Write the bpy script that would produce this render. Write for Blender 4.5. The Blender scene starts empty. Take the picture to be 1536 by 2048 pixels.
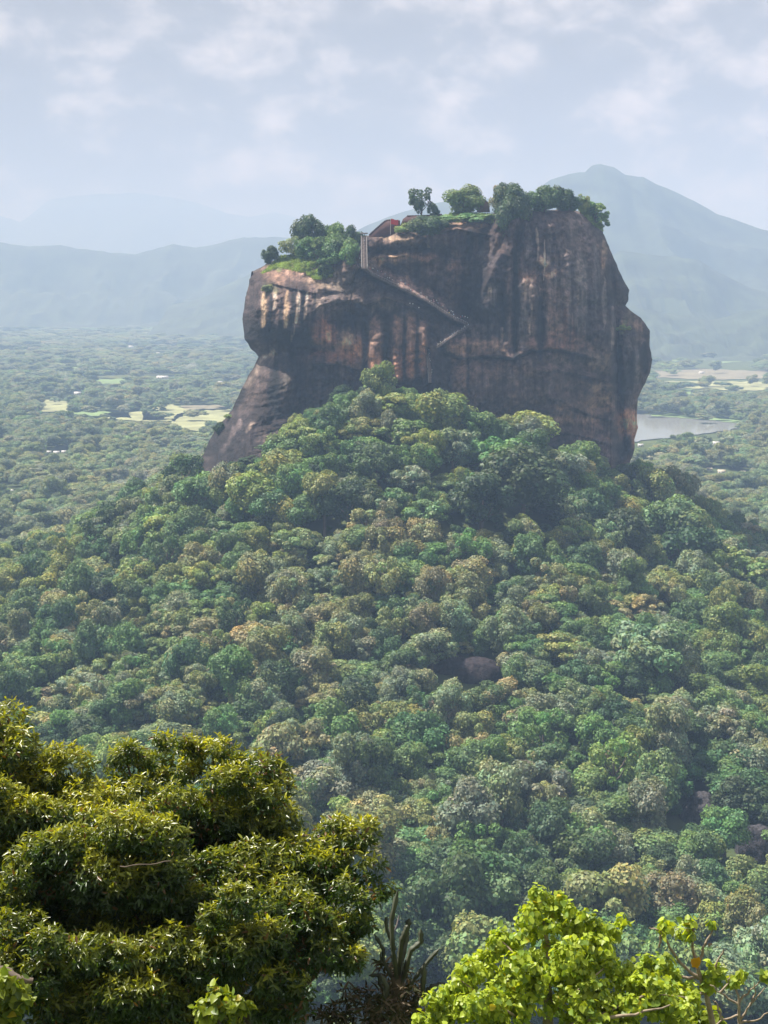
import bpy, bmesh, math, random
import numpy as np
from mathutils import Vector, Matrix

random.seed(7)
RNG = np.random.default_rng(7)
sc = bpy.context.scene
COL = sc.collection

# ------------------------------------------------------------------ camera
F = 3000.0; CX = 768.0; HY = 590.0          # focal length and horizon in photo pixels (1536 x 2048)
cam_d = bpy.data.cameras.new('camera'); cam = bpy.data.objects.new('camera', cam_d); COL.objects.link(cam)
cam_d.sensor_fit = 'VERTICAL'; cam_d.sensor_height = 24.0; cam_d.lens = 24.0 * F / 2048.0
cam_d.shift_y = -(1024.0 - HY) / 2048.0
cam_d.clip_start = 0.5; cam_d.clip_end = 80000.0
cam.location = (0, 0, 0); cam.rotation_euler = (math.radians(90), 0, 0)
sc.camera = cam

# ------------------------------------------------------------------ light
SUN_EL = math.radians(60); SUN_AZ = math.radians(-62)      # azimuth measured from +Y towards +X
sdir = Vector((math.sin(SUN_AZ) * math.cos(SUN_EL), math.cos(SUN_AZ) * math.cos(SUN_EL), math.sin(SUN_EL)))
sun_d = bpy.data.lights.new('sun', 'SUN'); sun = bpy.data.objects.new('sun', sun_d); COL.objects.link(sun)
sun_d.energy = 5.0; sun_d.angle = math.radians(0.5); sun_d.color = (1.0, 0.98, 0.945)
sun.rotation_euler = sdir.to_track_quat('Z', 'Y').to_euler()
world = bpy.data.worlds.new('World'); sc.world = world; world.use_nodes = True
wn = world.node_tree; wn.nodes.clear()
def N(nt, typ, **kw):
    n = nt.nodes.new(typ)
    for k, v in kw.items():
        if k.startswith('i_'):
            n.inputs[k[2:].replace('_', ' ')].default_value = v
        else:
            setattr(n, k, v)
    return n
def L(nt, a, b): nt.links.new(a, b)
wo = N(wn, 'ShaderNodeOutputWorld'); bg = N(wn, 'ShaderNodeBackground'); bg.inputs['Strength'].default_value = 0.066
sky = N(wn, 'ShaderNodeTexSky'); sky.sky_type = 'NISHITA'; sky.sun_disc = False
sky.sun_elevation = SUN_EL; sky.sun_rotation = SUN_AZ; sky.air_density = 1.0; sky.dust_density = 1.5
tc = N(wn, 'ShaderNodeTexCoord')
mp = N(wn, 'ShaderNodeMapping'); mp.inputs['Scale'].default_value = (1.0, 1.0, 1.6)
L(wn, tc.outputs['Generated'], mp.inputs['Vector'])
def wnoise(scale, detail, rough, off):
    m = N(wn, 'ShaderNodeMapping'); m.inputs['Location'].default_value = off
    L(wn, mp.outputs['Vector'], m.inputs['Vector'])
    n = N(wn, 'ShaderNodeTexNoise'); n.inputs['Scale'].default_value = scale; n.inputs['Detail'].default_value = detail
    n.inputs['Roughness'].default_value = rough; n.inputs['Distortion'].default_value = 0.15
    L(wn, m.outputs['Vector'], n.inputs['Vector']); return n
n1 = wnoise(19.0, 8, 0.58, (0.35, 0.0, 0.12)); n2 = wnoise(5.0, 3, 0.5, (2.3, 1.0, 0.6))
mul = N(wn, 'ShaderNodeMath', operation='MULTIPLY'); mul.inputs[1].default_value = 0.30
L(wn, n2.outputs['Fac'], mul.inputs[0])
mul1 = N(wn, 'ShaderNodeMath', operation='MULTIPLY'); mul1.inputs[1].default_value = 0.70
L(wn, n1.outputs['Fac'], mul1.inputs[0])
addn = N(wn, 'ShaderNodeMath', operation='ADD'); L(wn, mul.outputs[0], addn.inputs[0]); L(wn, mul1.outputs[0], addn.inputs[1])
rp = N(wn, 'ShaderNodeValToRGB'); cr = rp.color_ramp
cr.elements[0].position = 0.43; cr.elements[0].color = (0.305, 0.288, 0.275, 1)
cr.elements[1].position = 0.63; cr.elements[1].color = (0.74, 0.70, 0.685, 1)
e = cr.elements.new(0.50); e.color = (0.35, 0.334, 0.322, 1)
L(wn, addn.outputs[0], rp.inputs['Fac'])
csc = N(wn, 'ShaderNodeVectorMath', operation='SCALE'); csc.inputs['Scale'].default_value = 10.2
L(wn, rp.outputs['Color'], csc.inputs[0])
mixw = N(wn, 'ShaderNodeMix', data_type='RGBA'); mixw.inputs['Factor'].default_value = 0.93
L(wn, sky.outputs['Color'], mixw.inputs['A']); L(wn, csc.outputs['Vector'], mixw.inputs['B'])
L(wn, mixw.outputs['Result'], bg.inputs['Color']); L(wn, bg.outputs['Background'], wo.inputs['Surface'])

sc.view_settings.view_transform = 'Standard'; sc.view_settings.look = 'None'
sc.view_settings.exposure = 0.98; sc.view_settings.gamma = 1.0; sc.view_settings.use_curve_mapping = False
sc.render.engine = 'CYCLES'
cy = sc.cycles
cy.max_bounces = 4; cy.diffuse_bounces = 2; cy.glossy_bounces = 2; cy.transmission_bounces = 3; cy.volume_bounces = 1
cy.transparent_max_bounces = 8; cy.caustics_reflective = False; cy.caustics_refractive = False
cy.sample_clamp_indirect = 4.0
try:
    cy.use_denoising = True; cy.denoiser = 'OPENIMAGEDENOISE'; cy.denoising_prefilter = 'ACCURATE'
except Exception:
    pass

# ------------------------------------------------------------------ helpers
def tag(o, label=None, cat=None, group=None, kind=None):
    if label: o['label'] = label
    if cat: o['category'] = cat
    if group: o['group'] = group
    if kind: o['kind'] = kind
    return o
def empty(name, loc=(0, 0, 0), rz=0.0, scale=(1, 1, 1)):
    o = bpy.data.objects.new(name, None); COL.objects.link(o)
    o.location = loc; o.rotation_euler = (0, 0, rz); o.scale = scale; o.empty_display_size = 0.5
    return o
def link(name, me, mats, parent=None):
    o = bpy.data.objects.new(name, me); COL.objects.link(o)
    for m in (mats if isinstance(mats, (list, tuple)) else [mats]):
        if m and len(me.materials) < len(mats if isinstance(mats, (list, tuple)) else [mats]): me.materials.append(m)
    if parent: o.parent = parent
    return o
def mesh_np(name, V, faces, smooth=False, tint=None, mat_idx=None):
    """faces: list of int arrays (n,k); tint: per-vertex (n,3) colour attribute"""
    me = bpy.data.meshes.new(name)
    V = np.asarray(V, dtype=np.float32)
    me.vertices.add(len(V)); me.vertices.foreach_set('co', V.ravel())
    fl = [np.asarray(f, dtype=np.int32) for f in faces if len(f)]
    loops = np.concatenate([f.ravel() for f in fl]); tot = np.concatenate([np.full(len(f), f.shape[1], dtype=np.int32) for f in fl])
    start = np.concatenate([[0], np.cumsum(tot)[:-1]]).astype(np.int32)
    me.loops.add(len(loops)); me.loops.foreach_set('vertex_index', loops)
    me.polygons.add(len(tot)); me.polygons.foreach_set('loop_start', start); me.polygons.foreach_set('loop_total', tot)
    if smooth: me.polygons.foreach_set('use_smooth', np.ones(len(tot), dtype=bool))
    if mat_idx is not None: me.polygons.foreach_set('material_index', np.asarray(mat_idx, dtype=np.int32))
    me.update(calc_edges=True)
    if tint is not None:
        a = me.attributes.new('tint', 'FLOAT_COLOR', 'POINT')
        c = np.ones((len(V), 4), dtype=np.float32); c[:, :3] = tint
        a.data.foreach_set('color', c.ravel())
    return me
def _hash(ix, iy, iz, seed):
    h = (ix.astype(np.int64) * 374761393 + iy.astype(np.int64) * 668265263 + iz.astype(np.int64) * 2147483647 + seed * 974634777) & 0xFFFFFFFF
    h = ((h ^ (h >> 13)) * 1274126177) & 0xFFFFFFFF
    h = ((h ^ (h >> 16)) * 2246822519) & 0xFFFFFFFF
    return ((h ^ (h >> 15)) & 0xFFFFFF).astype(np.float64) / 0xFFFFFF * 2 - 1
def vnoise(x, y, z=0.0, seed=0):
    x, y, z = np.broadcast_arrays(np.asarray(x, float), np.asarray(y, float), np.asarray(z, float))
    ix, iy, iz = np.floor(x), np.floor(y), np.floor(z)
    fx, fy, fz = x - ix, y - iy, z - iz
    fx, fy, fz = [t * t * t * (t * (t * 6 - 15) + 10) for t in (fx, fy, fz)]
    r = 0
    for dx in (0, 1):
        for dy in (0, 1):
            for dz in (0, 1):
                w = (fx if dx else 1 - fx) * (fy if dy else 1 - fy) * (fz if dz else 1 - fz)
                r = r + w * _hash(ix + dx, iy + dy, iz + dz, seed)
    return r
def fbm(x, y, z=0.0, oct=4, seed=0, gain=0.5):
    r = 0; a = 1.0; f = 1.0; t = 0
    for i in range(oct):
        r = r + a * vnoise(np.asarray(x) * f, np.asarray(y) * f, np.asarray(z) * f, seed + i * 17); t += a; a *= gain; f *= 2.03
    return r / t
def smooth01(t):
    t = np.clip(t, 0, 1); return t * t * (3 - 2 * t)
def P(px, py, D):
    """world point seen at photo pixel (px, py) at distance D"""
    return Vector(((px - CX) / F * D, D, (HY - py) / F * D))
def px_of(x, y, z): return CX + F * np.asarray(x) / y, HY - F * np.asarray(z) / y
def in_poly(poly, x, y):
    x = np.asarray(x, float); y = np.asarray(y, float); c = np.zeros(np.broadcast(x, y).shape, bool); n = len(poly)
    for i in range(n):
        x0, y0 = poly[i]; x1, y1 = poly[(i + 1) % n]
        if y0 == y1: continue
        c ^= ((y0 > y) != (y1 > y)) & (x < (x1 - x0) * (y - y0) / (y1 - y0) + x0)
    return c
def tube(pts, radii, n=7, cap=True):
    """tapered tube through pts -> (V, quads)"""
    pts = [Vector(p) for p in pts]; V = []; up = Vector((0.31, 0.17, 0.93)).normalized(); 
    for i, p in enumerate(pts):
        d = (pts[min(i + 1, len(pts) - 1)] - pts[max(i - 1, 0)]).normalized()
        a = d.cross(up)
        if a.length < 1e-3: a = d.cross(Vector((1, 0, 0)))
        a.normalize(); b = d.cross(a)
        for k in range(n):
            t = 2 * math.pi * k / n; V.append(p + (a * math.cos(t) + b * math.sin(t)) * radii[i])
    Q = [(i * n + k, i * n + (k + 1) % n, (i + 1) * n + (k + 1) % n, (i + 1) * n + k) for i in range(len(pts) - 1) for k in range(n)]
    return np.array([tuple(v) for v in V]), np.array(Q)
class Geo:
    """collects pieces of ONE part"""
    def __init__(s): s.V = []; s.F = {3: [], 4: []}; s.n = 0; s.T = []
    def add(s, V, Fs, tint=None):
        V = np.asarray(V, float)
        for f in (Fs if isinstance(Fs, list) else [Fs]):
            f = np.asarray(f)
            if len(f): s.F[f.shape[1]].append(f + s.n)
        s.V.append(V); s.n += len(V)
        if tint is not None: s.T.append(np.broadcast_to(np.asarray(tint, float), (len(V), 3)))
    def box(s, c, d, rz=0.0):
        X = np.array([(sx, sy, sz) for sx in (-.5, .5) for sy in (-.5, .5) for sz in (-.5, .5)]) * np.asarray(d)
        ca, sa = math.cos(rz), math.sin(rz)
        X = np.stack([X[:, 0] * ca - X[:, 1] * sa, X[:, 0] * sa + X[:, 1] * ca, X[:, 2]], 1) + np.asarray(c)
        s.add(X, np.array([(0, 1, 3, 2), (4, 6, 7, 5), (0, 4, 5, 1), (2, 3, 7, 6), (0, 2, 6, 4), (1, 5, 7, 3)]))
    def mesh(s, name, smooth=False):
        t = np.concatenate(s.T) if s.T else None
        return mesh_np(name, np.concatenate(s.V), [np.concatenate(v) for v in s.F.values() if v], smooth, t)

# ------------------------------------------------------------------ materials
def mat(name):
    m = bpy.data.materials.new(name); m.use_nodes = True; nt = m.node_tree; nt.nodes.clear()
    out = N(nt, 'ShaderNodeOutputMaterial'); return m, nt, out
def simple_mat(name, col, rough=0.8, var=0.25, scale=2.0, bump=0.0):
    m, nt, out = mat(name); b = N(nt, 'ShaderNodeBsdfPrincipled'); b.inputs['Roughness'].default_value = rough
    tcx = N(nt, 'ShaderNodeTexCoord'); n = N(nt, 'ShaderNodeTexNoise'); n.inputs['Scale'].default_value = scale; n.inputs['Detail'].default_value = 5
    L(nt, tcx.outputs['Object'], n.inputs['Vector'])
    r = N(nt, 'ShaderNodeValToRGB'); r.color_ramp.elements[0].position = .3; r.color_ramp.elements[1].position = .7
    r.color_ramp.elements[0].color = (*[c * (1 - var) for c in col], 1); r.color_ramp.elements[1].color = (*[min(1, c * (1 + var)) for c in col], 1)
    L(nt, n.outputs['Fac'], r.inputs['Fac']); L(nt, r.outputs['Color'], b.inputs['Base Color'])
    if bump:
        bp = N(nt, 'ShaderNodeBump'); bp.inputs['Strength'].default_value = bump; L(nt, n.outputs['Fac'], bp.inputs['Height']); L(nt, bp.outputs['Normal'], b.inputs['Normal'])
    L(nt, b.outputs['BSDF'], out.inputs['Surface']); return m
def leaf_mat(name, source, trans=0.35, rough=0.55, spec=0.25, tcol=(1.25, 1.15, 0.55), tintmul=False):
    """source: 'OBJECT' colour, 'INSTANCER' attribute or 'GEOMETRY' attribute"""
    m, nt, out = mat(name)
    if source == 'OBJECT':
        src = N(nt, 'ShaderNodeObjectInfo'); colr = src.outputs['Color']
    else:
        src = N(nt, 'ShaderNodeAttribute'); src.attribute_type = source; src.attribute_name = 'tint'; colr = src.outputs['Color']
    if tintmul:   # per-leaf variation stored on the crown mesh
        a2 = N(nt, 'ShaderNodeAttribute'); a2.attribute_type = 'GEOMETRY'; a2.attribute_name = 'tint'
        mx = N(nt, 'ShaderNodeMix', data_type='RGBA', blend_type='MULTIPLY'); mx.inputs['Factor'].default_value = 1.0
        L(nt, colr, mx.inputs['A']); L(nt, a2.outputs['Color'], mx.inputs['B']); colr = mx.outputs['Result']
    b = N(nt, 'ShaderNodeBsdfPrincipled'); b.inputs['Roughness'].default_value = rough; b.inputs['Specular IOR Level'].default_value = spec
    L(nt, colr, b.inputs['Base Color'])
    t = N(nt, 'ShaderNodeBsdfTranslucent')
    mt = N(nt, 'ShaderNodeMix', data_type='RGBA', blend_type='MULTIPLY'); mt.inputs['Factor'].default_value = 1.0
    mt.inputs['B'].default_value = (*tcol, 1); mt.clamp_result = False
    L(nt, colr, mt.inputs['A']); L(nt, mt.outputs['Result'], t.inputs['Color'])
    ms = N(nt, 'ShaderNodeMixShader'); ms.inputs['Fac'].default_value = trans
    L(nt, b.outputs['BSDF'], ms.inputs[1]); L(nt, t.outputs['BSDF'], ms.inputs[2]); L(nt, ms.outputs['Shader'], out.inputs['Surface'])
    return m
M_TREE = leaf_mat('forest_leaf', 'OBJECT', 0.25, 0.55, 0.25, tintmul=True)
M_MASS = leaf_mat('forest_mass_leaf', 'INSTANCER', 0.25, 0.55, 0.25, tintmul=True)
M_BARK = simple_mat('bark', (0.13, 0.10, 0.075), 0.9, 0.4, 6.0, 0.3)
M_PALEBARK = simple_mat('pale_bark', (0.30, 0.24, 0.17), 0.85, 0.35, 20.0, 0.3)
M_DARKBARK = simple_mat('dark_bark', (0.09, 0.065, 0.05), 0.85, 0.4, 14.0, 0.4)

def rock_mat(name, attr=True, col=(0.13, 0.1, 0.09)):
    m, nt, out = mat(name); b = N(nt, 'ShaderNodeBsdfPrincipled'); b.inputs['Roughness'].default_value = 0.85; b.inputs['Specular IOR Level'].default_value = 0.25
    tcx = N(nt, 'ShaderNodeTexCoord')
    mp1 = N(nt, 'ShaderNodeMapping'); mp1.inputs['Scale'].default_value = (0.42, 0.42, 0.035); L(nt, tcx.outputs['Object'], mp1.inputs['Vector'])
    st = N(nt, 'ShaderNodeTexNoise'); st.inputs['Scale'].default_value = 1.0; st.inputs['Detail'].default_value = 6; st.inputs['Roughness'].default_value = 0.6; st.inputs['Distortion'].default_value = 0.4
    L(nt, mp1.outputs['Vector'], st.inputs['Vector'])
    fn = N(nt, 'ShaderNodeTexNoise'); fn.inputs['Scale'].default_value = 0.45; fn.inputs['Detail'].default_value = 8; fn.inputs['Roughness'].default_value = 0.65
    L(nt, tcx.outputs['Object'], fn.inputs['Vector'])
    r1 = N(nt, 'ShaderNodeValToRGB'); r1.color_ramp.elements[0].position = .36; r1.color_ramp.elements[0].color = (.84, .84, .86, 1); r1.color_ramp.elements[1].position = .64; r1.color_ramp.elements[1].color = (1.14, 1.11, 1.08, 1)
    L(nt, st.outputs['Fac'], r1.inputs['Fac'])
    r2 = N(nt, 'ShaderNodeValToRGB'); r2.color_ramp.elements[0].position = .33; r2.color_ramp.elements[0].color = (.62, .62, .66, 1); r2.color_ramp.elements[1].position = .68; r2.color_ramp.elements[1].color = (1.35, 1.3, 1.22, 1)
    L(nt, fn.outputs['Fac'], r2.inputs['Fac'])
    if attr:
        a = N(nt, 'ShaderNodeAttribute'); a.attribute_name = 'tint'; c0 = a.outputs['Color']
    else:
        a = N(nt, 'ShaderNodeRGB'); a.outputs[0].default_value = (*col, 1); c0 = a.outputs[0]
    m1 = N(nt, 'ShaderNodeMix', data_type='RGBA', blend_type='MULTIPLY'); m1.inputs['Factor'].default_value = 1
    M1 = m1
    mp3 = N(nt, 'ShaderNodeMapping'); mp3.inputs['Scale'].default_value = (.55, .55, .028); mp3.inputs['Location'].default_value = (3.1, 7.7, 1.3); L(nt, tcx.outputs['Object'], mp3.inputs['Vector'])
    bl = N(nt, 'ShaderNodeTexNoise'); bl.inputs['Scale'].default_value = 1.0; bl.inputs['Detail'].default_value = 9; bl.inputs['Roughness'].default_value = .68; bl.inputs['Distortion'].default_value = .25
    L(nt, mp3.outputs['Vector'], bl.inputs['Vector'])
    r3 = N(nt, 'ShaderNodeValToRGB'); r3.color_ramp.elements[0].position = .52; r3.color_ramp.elements[0].color = (1, 1, 1, 1); r3.color_ramp.elements[1].position = .60; r3.color_ramp.elements[1].color = (.62, .61, .64, 1)
    e3 = r3.color_ramp.elements.new(.40); e3.color = (1, 1, 1, 1); e4 = r3.color_ramp.elements.new(.34); e4.color = (1.35, 1.32, 1.28, 1); L(nt, bl.outputs['Fac'], r3.inputs['Fac'])
    m0 = N(nt, 'ShaderNodeMix', data_type='RGBA', blend_type='MULTIPLY'); m0.inputs['Factor'].default_value = 1
    vo = N(nt, 'ShaderNodeTexVoronoi'); vo.feature = 'DISTANCE_TO_EDGE'; vo.inputs['Scale'].default_value = .11; mp4 = N(nt, 'ShaderNodeMapping'); mp4.inputs['Scale'].default_value = (1, 1, .55)
    dv = N(nt, 'ShaderNodeMix', data_type='VECTOR'); dv.inputs['Factor'].default_value = .55
    fsc = N(nt, 'ShaderNodeVectorMath', operation='SCALE'); fsc.inputs['Scale'].default_value = 26; L(nt, fn.outputs['Color'], fsc.inputs[0])
    av = N(nt, 'ShaderNodeVectorMath', operation='ADD'); L(nt, tcx.outputs['Object'], av.inputs[0]); L(nt, fsc.outputs['Vector'], av.inputs[1]); L(nt, av.outputs['Vector'], mp4.inputs['Vector']); L(nt, mp4.outputs['Vector'], vo.inputs['Vector'])
    r4 = N(nt, 'ShaderNodeValToRGB'); r4.color_ramp.elements[0].position = .012; r4.color_ramp.elements[0].color = (.45, .43, .45, 1); r4.color_ramp.elements[1].position = .04; r4.color_ramp.elements[1].color = (1, 1, 1, 1); L(nt, vo.outputs['Distance'], r4.inputs['Fac'])
    m5 = N(nt, 'ShaderNodeMix', data_type='RGBA', blend_type='MULTIPLY'); m5.inputs['Factor'].default_value = .75
    L(nt, r1.outputs['Color'], m0.inputs['A']); L(nt, r3.outputs['Color'], m0.inputs['B']); L(nt, m0.outputs['Result'], m5.inputs['A']); L(nt, r4.outputs['Color'], m5.inputs['B'])
    m2 = N(nt, 'ShaderNodeMix', data_type='RGBA', blend_type='MULTIPLY'); m2.inputs['Factor'].default_value = 1
    L(nt, c0, m1.inputs['A']); L(nt, m5.outputs['Result'], m1.inputs['B']); L(nt, m1.outputs['Result'], m2.inputs['A']); L(nt, r2.outputs['Color'], m2.inputs['B'])
    L(nt, m2.outputs['Result'], b.inputs['Base Color'])
    bp = N(nt, 'ShaderNodeBump'); bp.inputs['Strength'].default_value = 0.9; bp.inputs['Distance'].default_value = 2.2
    L(nt, fn.outputs['Fac'], bp.inputs['Height']); L(nt, bp.outputs['Normal'], b.inputs['Normal'])
    L(nt, b.outputs['BSDF'], out.inputs['Surface']); return m
M_ROCK = rock_mat('granite')
M_OUTCROP = rock_mat('outcrop_granite', False, (0.08, 0.077, 0.085))
M_BOULDER = rock_mat('boulder_granite', False, (0.04, 0.032, 0.038))

# ------------------------------------------------------------------ ground
HX, HYC = 12.0, 930.0
PR = np.array([0, 60, 85, 110, 135, 155, 200, 230, 265, 300, 370, 430]); PH = np.array([130, 127, 113, 95, 77, 61, 38, 27, 16, 9, 2, 0])
PLAIN = -200.0
def height(x, y):
    x = np.asarray(x, float); y = np.asarray(y, float)
    r = np.sqrt((x - HX) ** 2 + ((y - HYC) / 1.55) ** 2)
    r = r * (1 + 0.05 * fbm(x / 90, y / 90, 0, 3, 5))
    h = np.interp(r, PR, PH)
    h = h + np.where(r < 400, 3.0 * fbm(x / 40, y / 40, 0, 3, 11), 0) * smooth01(r / 80)
    low = PLAIN + h + 1.0 * fbm(x / 300, y / 300, 0, 2, 3) * smooth01((y - 500) / 300) * (y < 3000)
    # the flank of the lookout the picture is taken from
    yy = np.maximum(y, np.abs(x) * 0.35)
    near = np.interp(yy, [-60, 1.2, 4, 13, 27, 40, 80, 130], [-1.8, -1.8, -5, -13.0, -15.5, -60, -185, -200])
    near = near + 0.25 * fbm(x / 3, y / 3, 0, 3, 21)
    return np.where(yy < 130, np.maximum(near, PLAIN), low)
_hx = np.arange(-420, 421, 3.0); _hy = np.arange(300, 1400, 3.0); _hz = height(*np.meshgrid(_hx, _hy))
def hq(x, y):
    if abs(x) > 415 or y > 1390 or y < 305: return PLAIN if y >= 305 else float(height(x, y))
    a = (x + 420) / 3; b = (y - 300) / 3; i = int(a); j = int(b); fx = a - i; fy = b - j
    return float((_hz[j, i] * (1 - fx) + _hz[j, i + 1] * fx) * (1 - fy) + (_hz[j + 1, i] * (1 - fx) + _hz[j + 1, i + 1] * fx) * fy)
def geo_axis(lst): return np.unique(np.concatenate(lst))
ys = geo_axis([np.arange(-120, 60, 3.0), np.arange(60, 400, 20.0), np.arange(400, 1300, 8.0), np.geomspace(1300, 24000, 90)])
xp = geo_axis([np.arange(0, 60, 4.0), np.arange(60, 420, 8.0), np.geomspace(420, 13000, 60)])
xs = np.concatenate([-xp[:0:-1], xp])
GX, GY = np.meshgrid(xs, ys); GZ = height(GX, GY)
nx = len(xs); ny = len(ys); idx = np.arange(nx * ny).reshape(ny, nx)
Q = np.stack([idx[:-1, :-1], idx[:-1, 1:], idx[1:, 1:], idx[1:, :-1]], -1).reshape(-1, 4)
m, nt, out = mat('forest_floor'); b = N(nt, 'ShaderNodeBsdfPrincipled'); b.inputs['Roughness'].default_value = 0.95; b.inputs['Specular IOR Level'].default_value = 0.1
geo = N(nt, 'ShaderNodeNewGeometry')
na = N(nt, 'ShaderNodeTexNoise'); na.inputs['Scale'].default_value = 0.035; na.inputs['Detail'].default_value = 7; na.inputs['Roughness'].default_value = 0.65; L(nt, geo.outputs['Position'], na.inputs['Vector'])
nb = N(nt, 'ShaderNodeTexNoise'); nb.inputs['Scale'].default_value = 0.0022; nb.inputs['Detail'].default_value = 4; L(nt, geo.outputs['Position'], nb.inputs['Vector'])
ra = N(nt, 'ShaderNodeValToRGB'); ra.color_ramp.elements[0].position = .35; ra.color_ramp.elements[0].color = (.05, .075, .032, 1); ra.color_ramp.elements[1].position = .68; ra.color_ramp.elements[1].color = (.11, .135, .055, 1)
L(nt, na.outputs['Fac'], ra.inputs['Fac'])
rb = N(nt, 'ShaderNodeValToRGB'); rb.color_ramp.elements[0].position = .56; rb.color_ramp.elements[0].color = (0, 0, 0, 1); rb.color_ramp.elements[1].position = .66; rb.color_ramp.elements[1].color = (.8, .8, .8, 1)
L(nt, nb.outputs['Fac'], rb.inputs['Fac'])
mx = N(nt, 'ShaderNodeMix', data_type='RGBA'); mx.inputs['B'].default_value = (.13, .14, .055, 1)
L(nt, rb.outputs['Color'], mx.inputs['Factor']); L(nt, ra.outputs['Color'], mx.inputs['A']); L(nt, mx.outputs['Result'], b.inputs['Base Color']); L(nt, b.outputs['BSDF'], out.inputs['Surface'])
M_GROUND = m
tag(link('ground', mesh_np('ground', np.stack([GX, GY, GZ], -1).reshape(-1, 3), [Q], True), M_GROUND), kind='structure')

def D_of(py, z=PLAIN): return F * (-z) / (py - HY)
def sheet(name, poly, z, material, sub=0):
    """flat outline on the plain, given in photo pixels"""
    pts = []
    for i, (a, b2) in enumerate(poly):
        c, d = poly[(i + 1) % len(poly)]
        for k in range(8):
            t = k / 8; jx = random.uniform(-3, 3); jy = random.uniform(-1.1, 1.1)
            pts.append((a + (c - a) * t + jx, b2 + (d - b2) * t + jy))
    bm = bmesh.new()
    vs = [bm.verts.new((P(x, y, D_of(y, z)).x, D_of(y, z), z)) for x, y in pts]
    f = bm.faces.new(vs); bmesh.ops.triangulate(bm, faces=[f])
    bmesh.ops.recalc_face_normals(bm, faces=bm.faces)
    for f in bm.faces:
        if f.normal.z < 0: f.normal_flip()
    me = bpy.data.meshes.new(name); bm.to_mesh(me); bm.free()
    return tag(link(name, me, material), kind='structure')
M_FIELD = simple_mat('dry_field', (0.27, 0.29, 0.14), 0.95, 0.35, 0.02)
M_FIELD2 = simple_mat('green_field', (0.16, 0.25, 0.09), 0.95, 0.3, 0.02)
M_FIELD3 = simple_mat('bare_field', (0.20, 0.185, 0.12), 0.95, 0.3, 0.02)
FIELDS = [([(70, 800), (95, 796), (135, 804), (142, 824), (110, 822), (78, 826)], M_FIELD),
          ([(135, 812), (200, 822), (260, 826), (262, 836), (205, 834), (150, 828)], M_FIELD2),
          ([(205, 826), (285, 822), (330, 828), (330, 838), (280, 842), (210, 836)], M_FIELD),
          ([(283, 812), (345, 808), (380, 822), (350, 842), (288, 842)], M_FIELD),
          ([(340, 850), (352, 828), (400, 818), (470, 816), (470, 846), (420, 856), (390, 862)], M_FIELD),
          ([(360, 812), (470, 808), (470, 818), (380, 822)], M_FIELD3),
          ([(95, 735), (165, 732), (170, 740), (110, 742)], M_FIELD2), ([(190, 760), (255, 756), (250, 768), (200, 768)], M_FIELD2),
          ([(1300, 703), (1420, 700), (1445, 712), (1350, 722), (1296, 716)], M_FIELD2),
          ([(1380, 712), (1540, 708), (1540, 720), (1440, 726)], M_FIELD2),
          ([(1300, 742), (1400, 738), (1540, 742), (1540, 756), (1420, 760), (1300, 754)], M_FIELD3),
          ([(1320, 762), (1420, 762), (1540, 764), (1540, 782), (1450, 780), (1330, 776)], M_FIELD),
          ([(1365, 776), (1385, 776), (1382, 802), (1368, 802)], M_FIELD2),
          ([(1250, 934), (1290, 934), (1300, 944), (1252, 946)], M_FIELD)]
for poly, mm in FIELDS: sheet('field', poly, PLAIN + 1.3, mm)
LAKE = [(1240, 826), (1300, 830), (1400, 838), (1500, 848), (1480, 856), (1420, 866), (1330, 876), (1240, 886)]
m, nt, out = mat('lake_water'); b = N(nt, 'ShaderNodeBsdfPrincipled'); b.inputs['Base Color'].default_value = (.30, .31, .30, 1); b.inputs['Roughness'].default_value = .12
tcx = N(nt, 'ShaderNodeTexCoord'); n = N(nt, 'ShaderNodeTexNoise'); n.inputs['Scale'].default_value = .25; n.inputs['Detail'].default_value = 4; L(nt, tcx.outputs['Object'], n.inputs['Vector'])
bp = N(nt, 'ShaderNodeBump'); bp.inputs['Strength'].default_value = .1; L(nt, n.outputs['Fac'], bp.inputs['Height']); L(nt, bp.outputs['Normal'], b.inputs['Normal']); L(nt, b.outputs['BSDF'], out.inputs['Surface'])
sheet('lake', LAKE, PLAIN + 1.5, m)
sheet('grassy_bank', [(1300, 824), (1400, 832), (1500, 843), (1500, 849), (1400, 838), (1300, 831)], PLAIN + 1.9, M_FIELD2)

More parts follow.
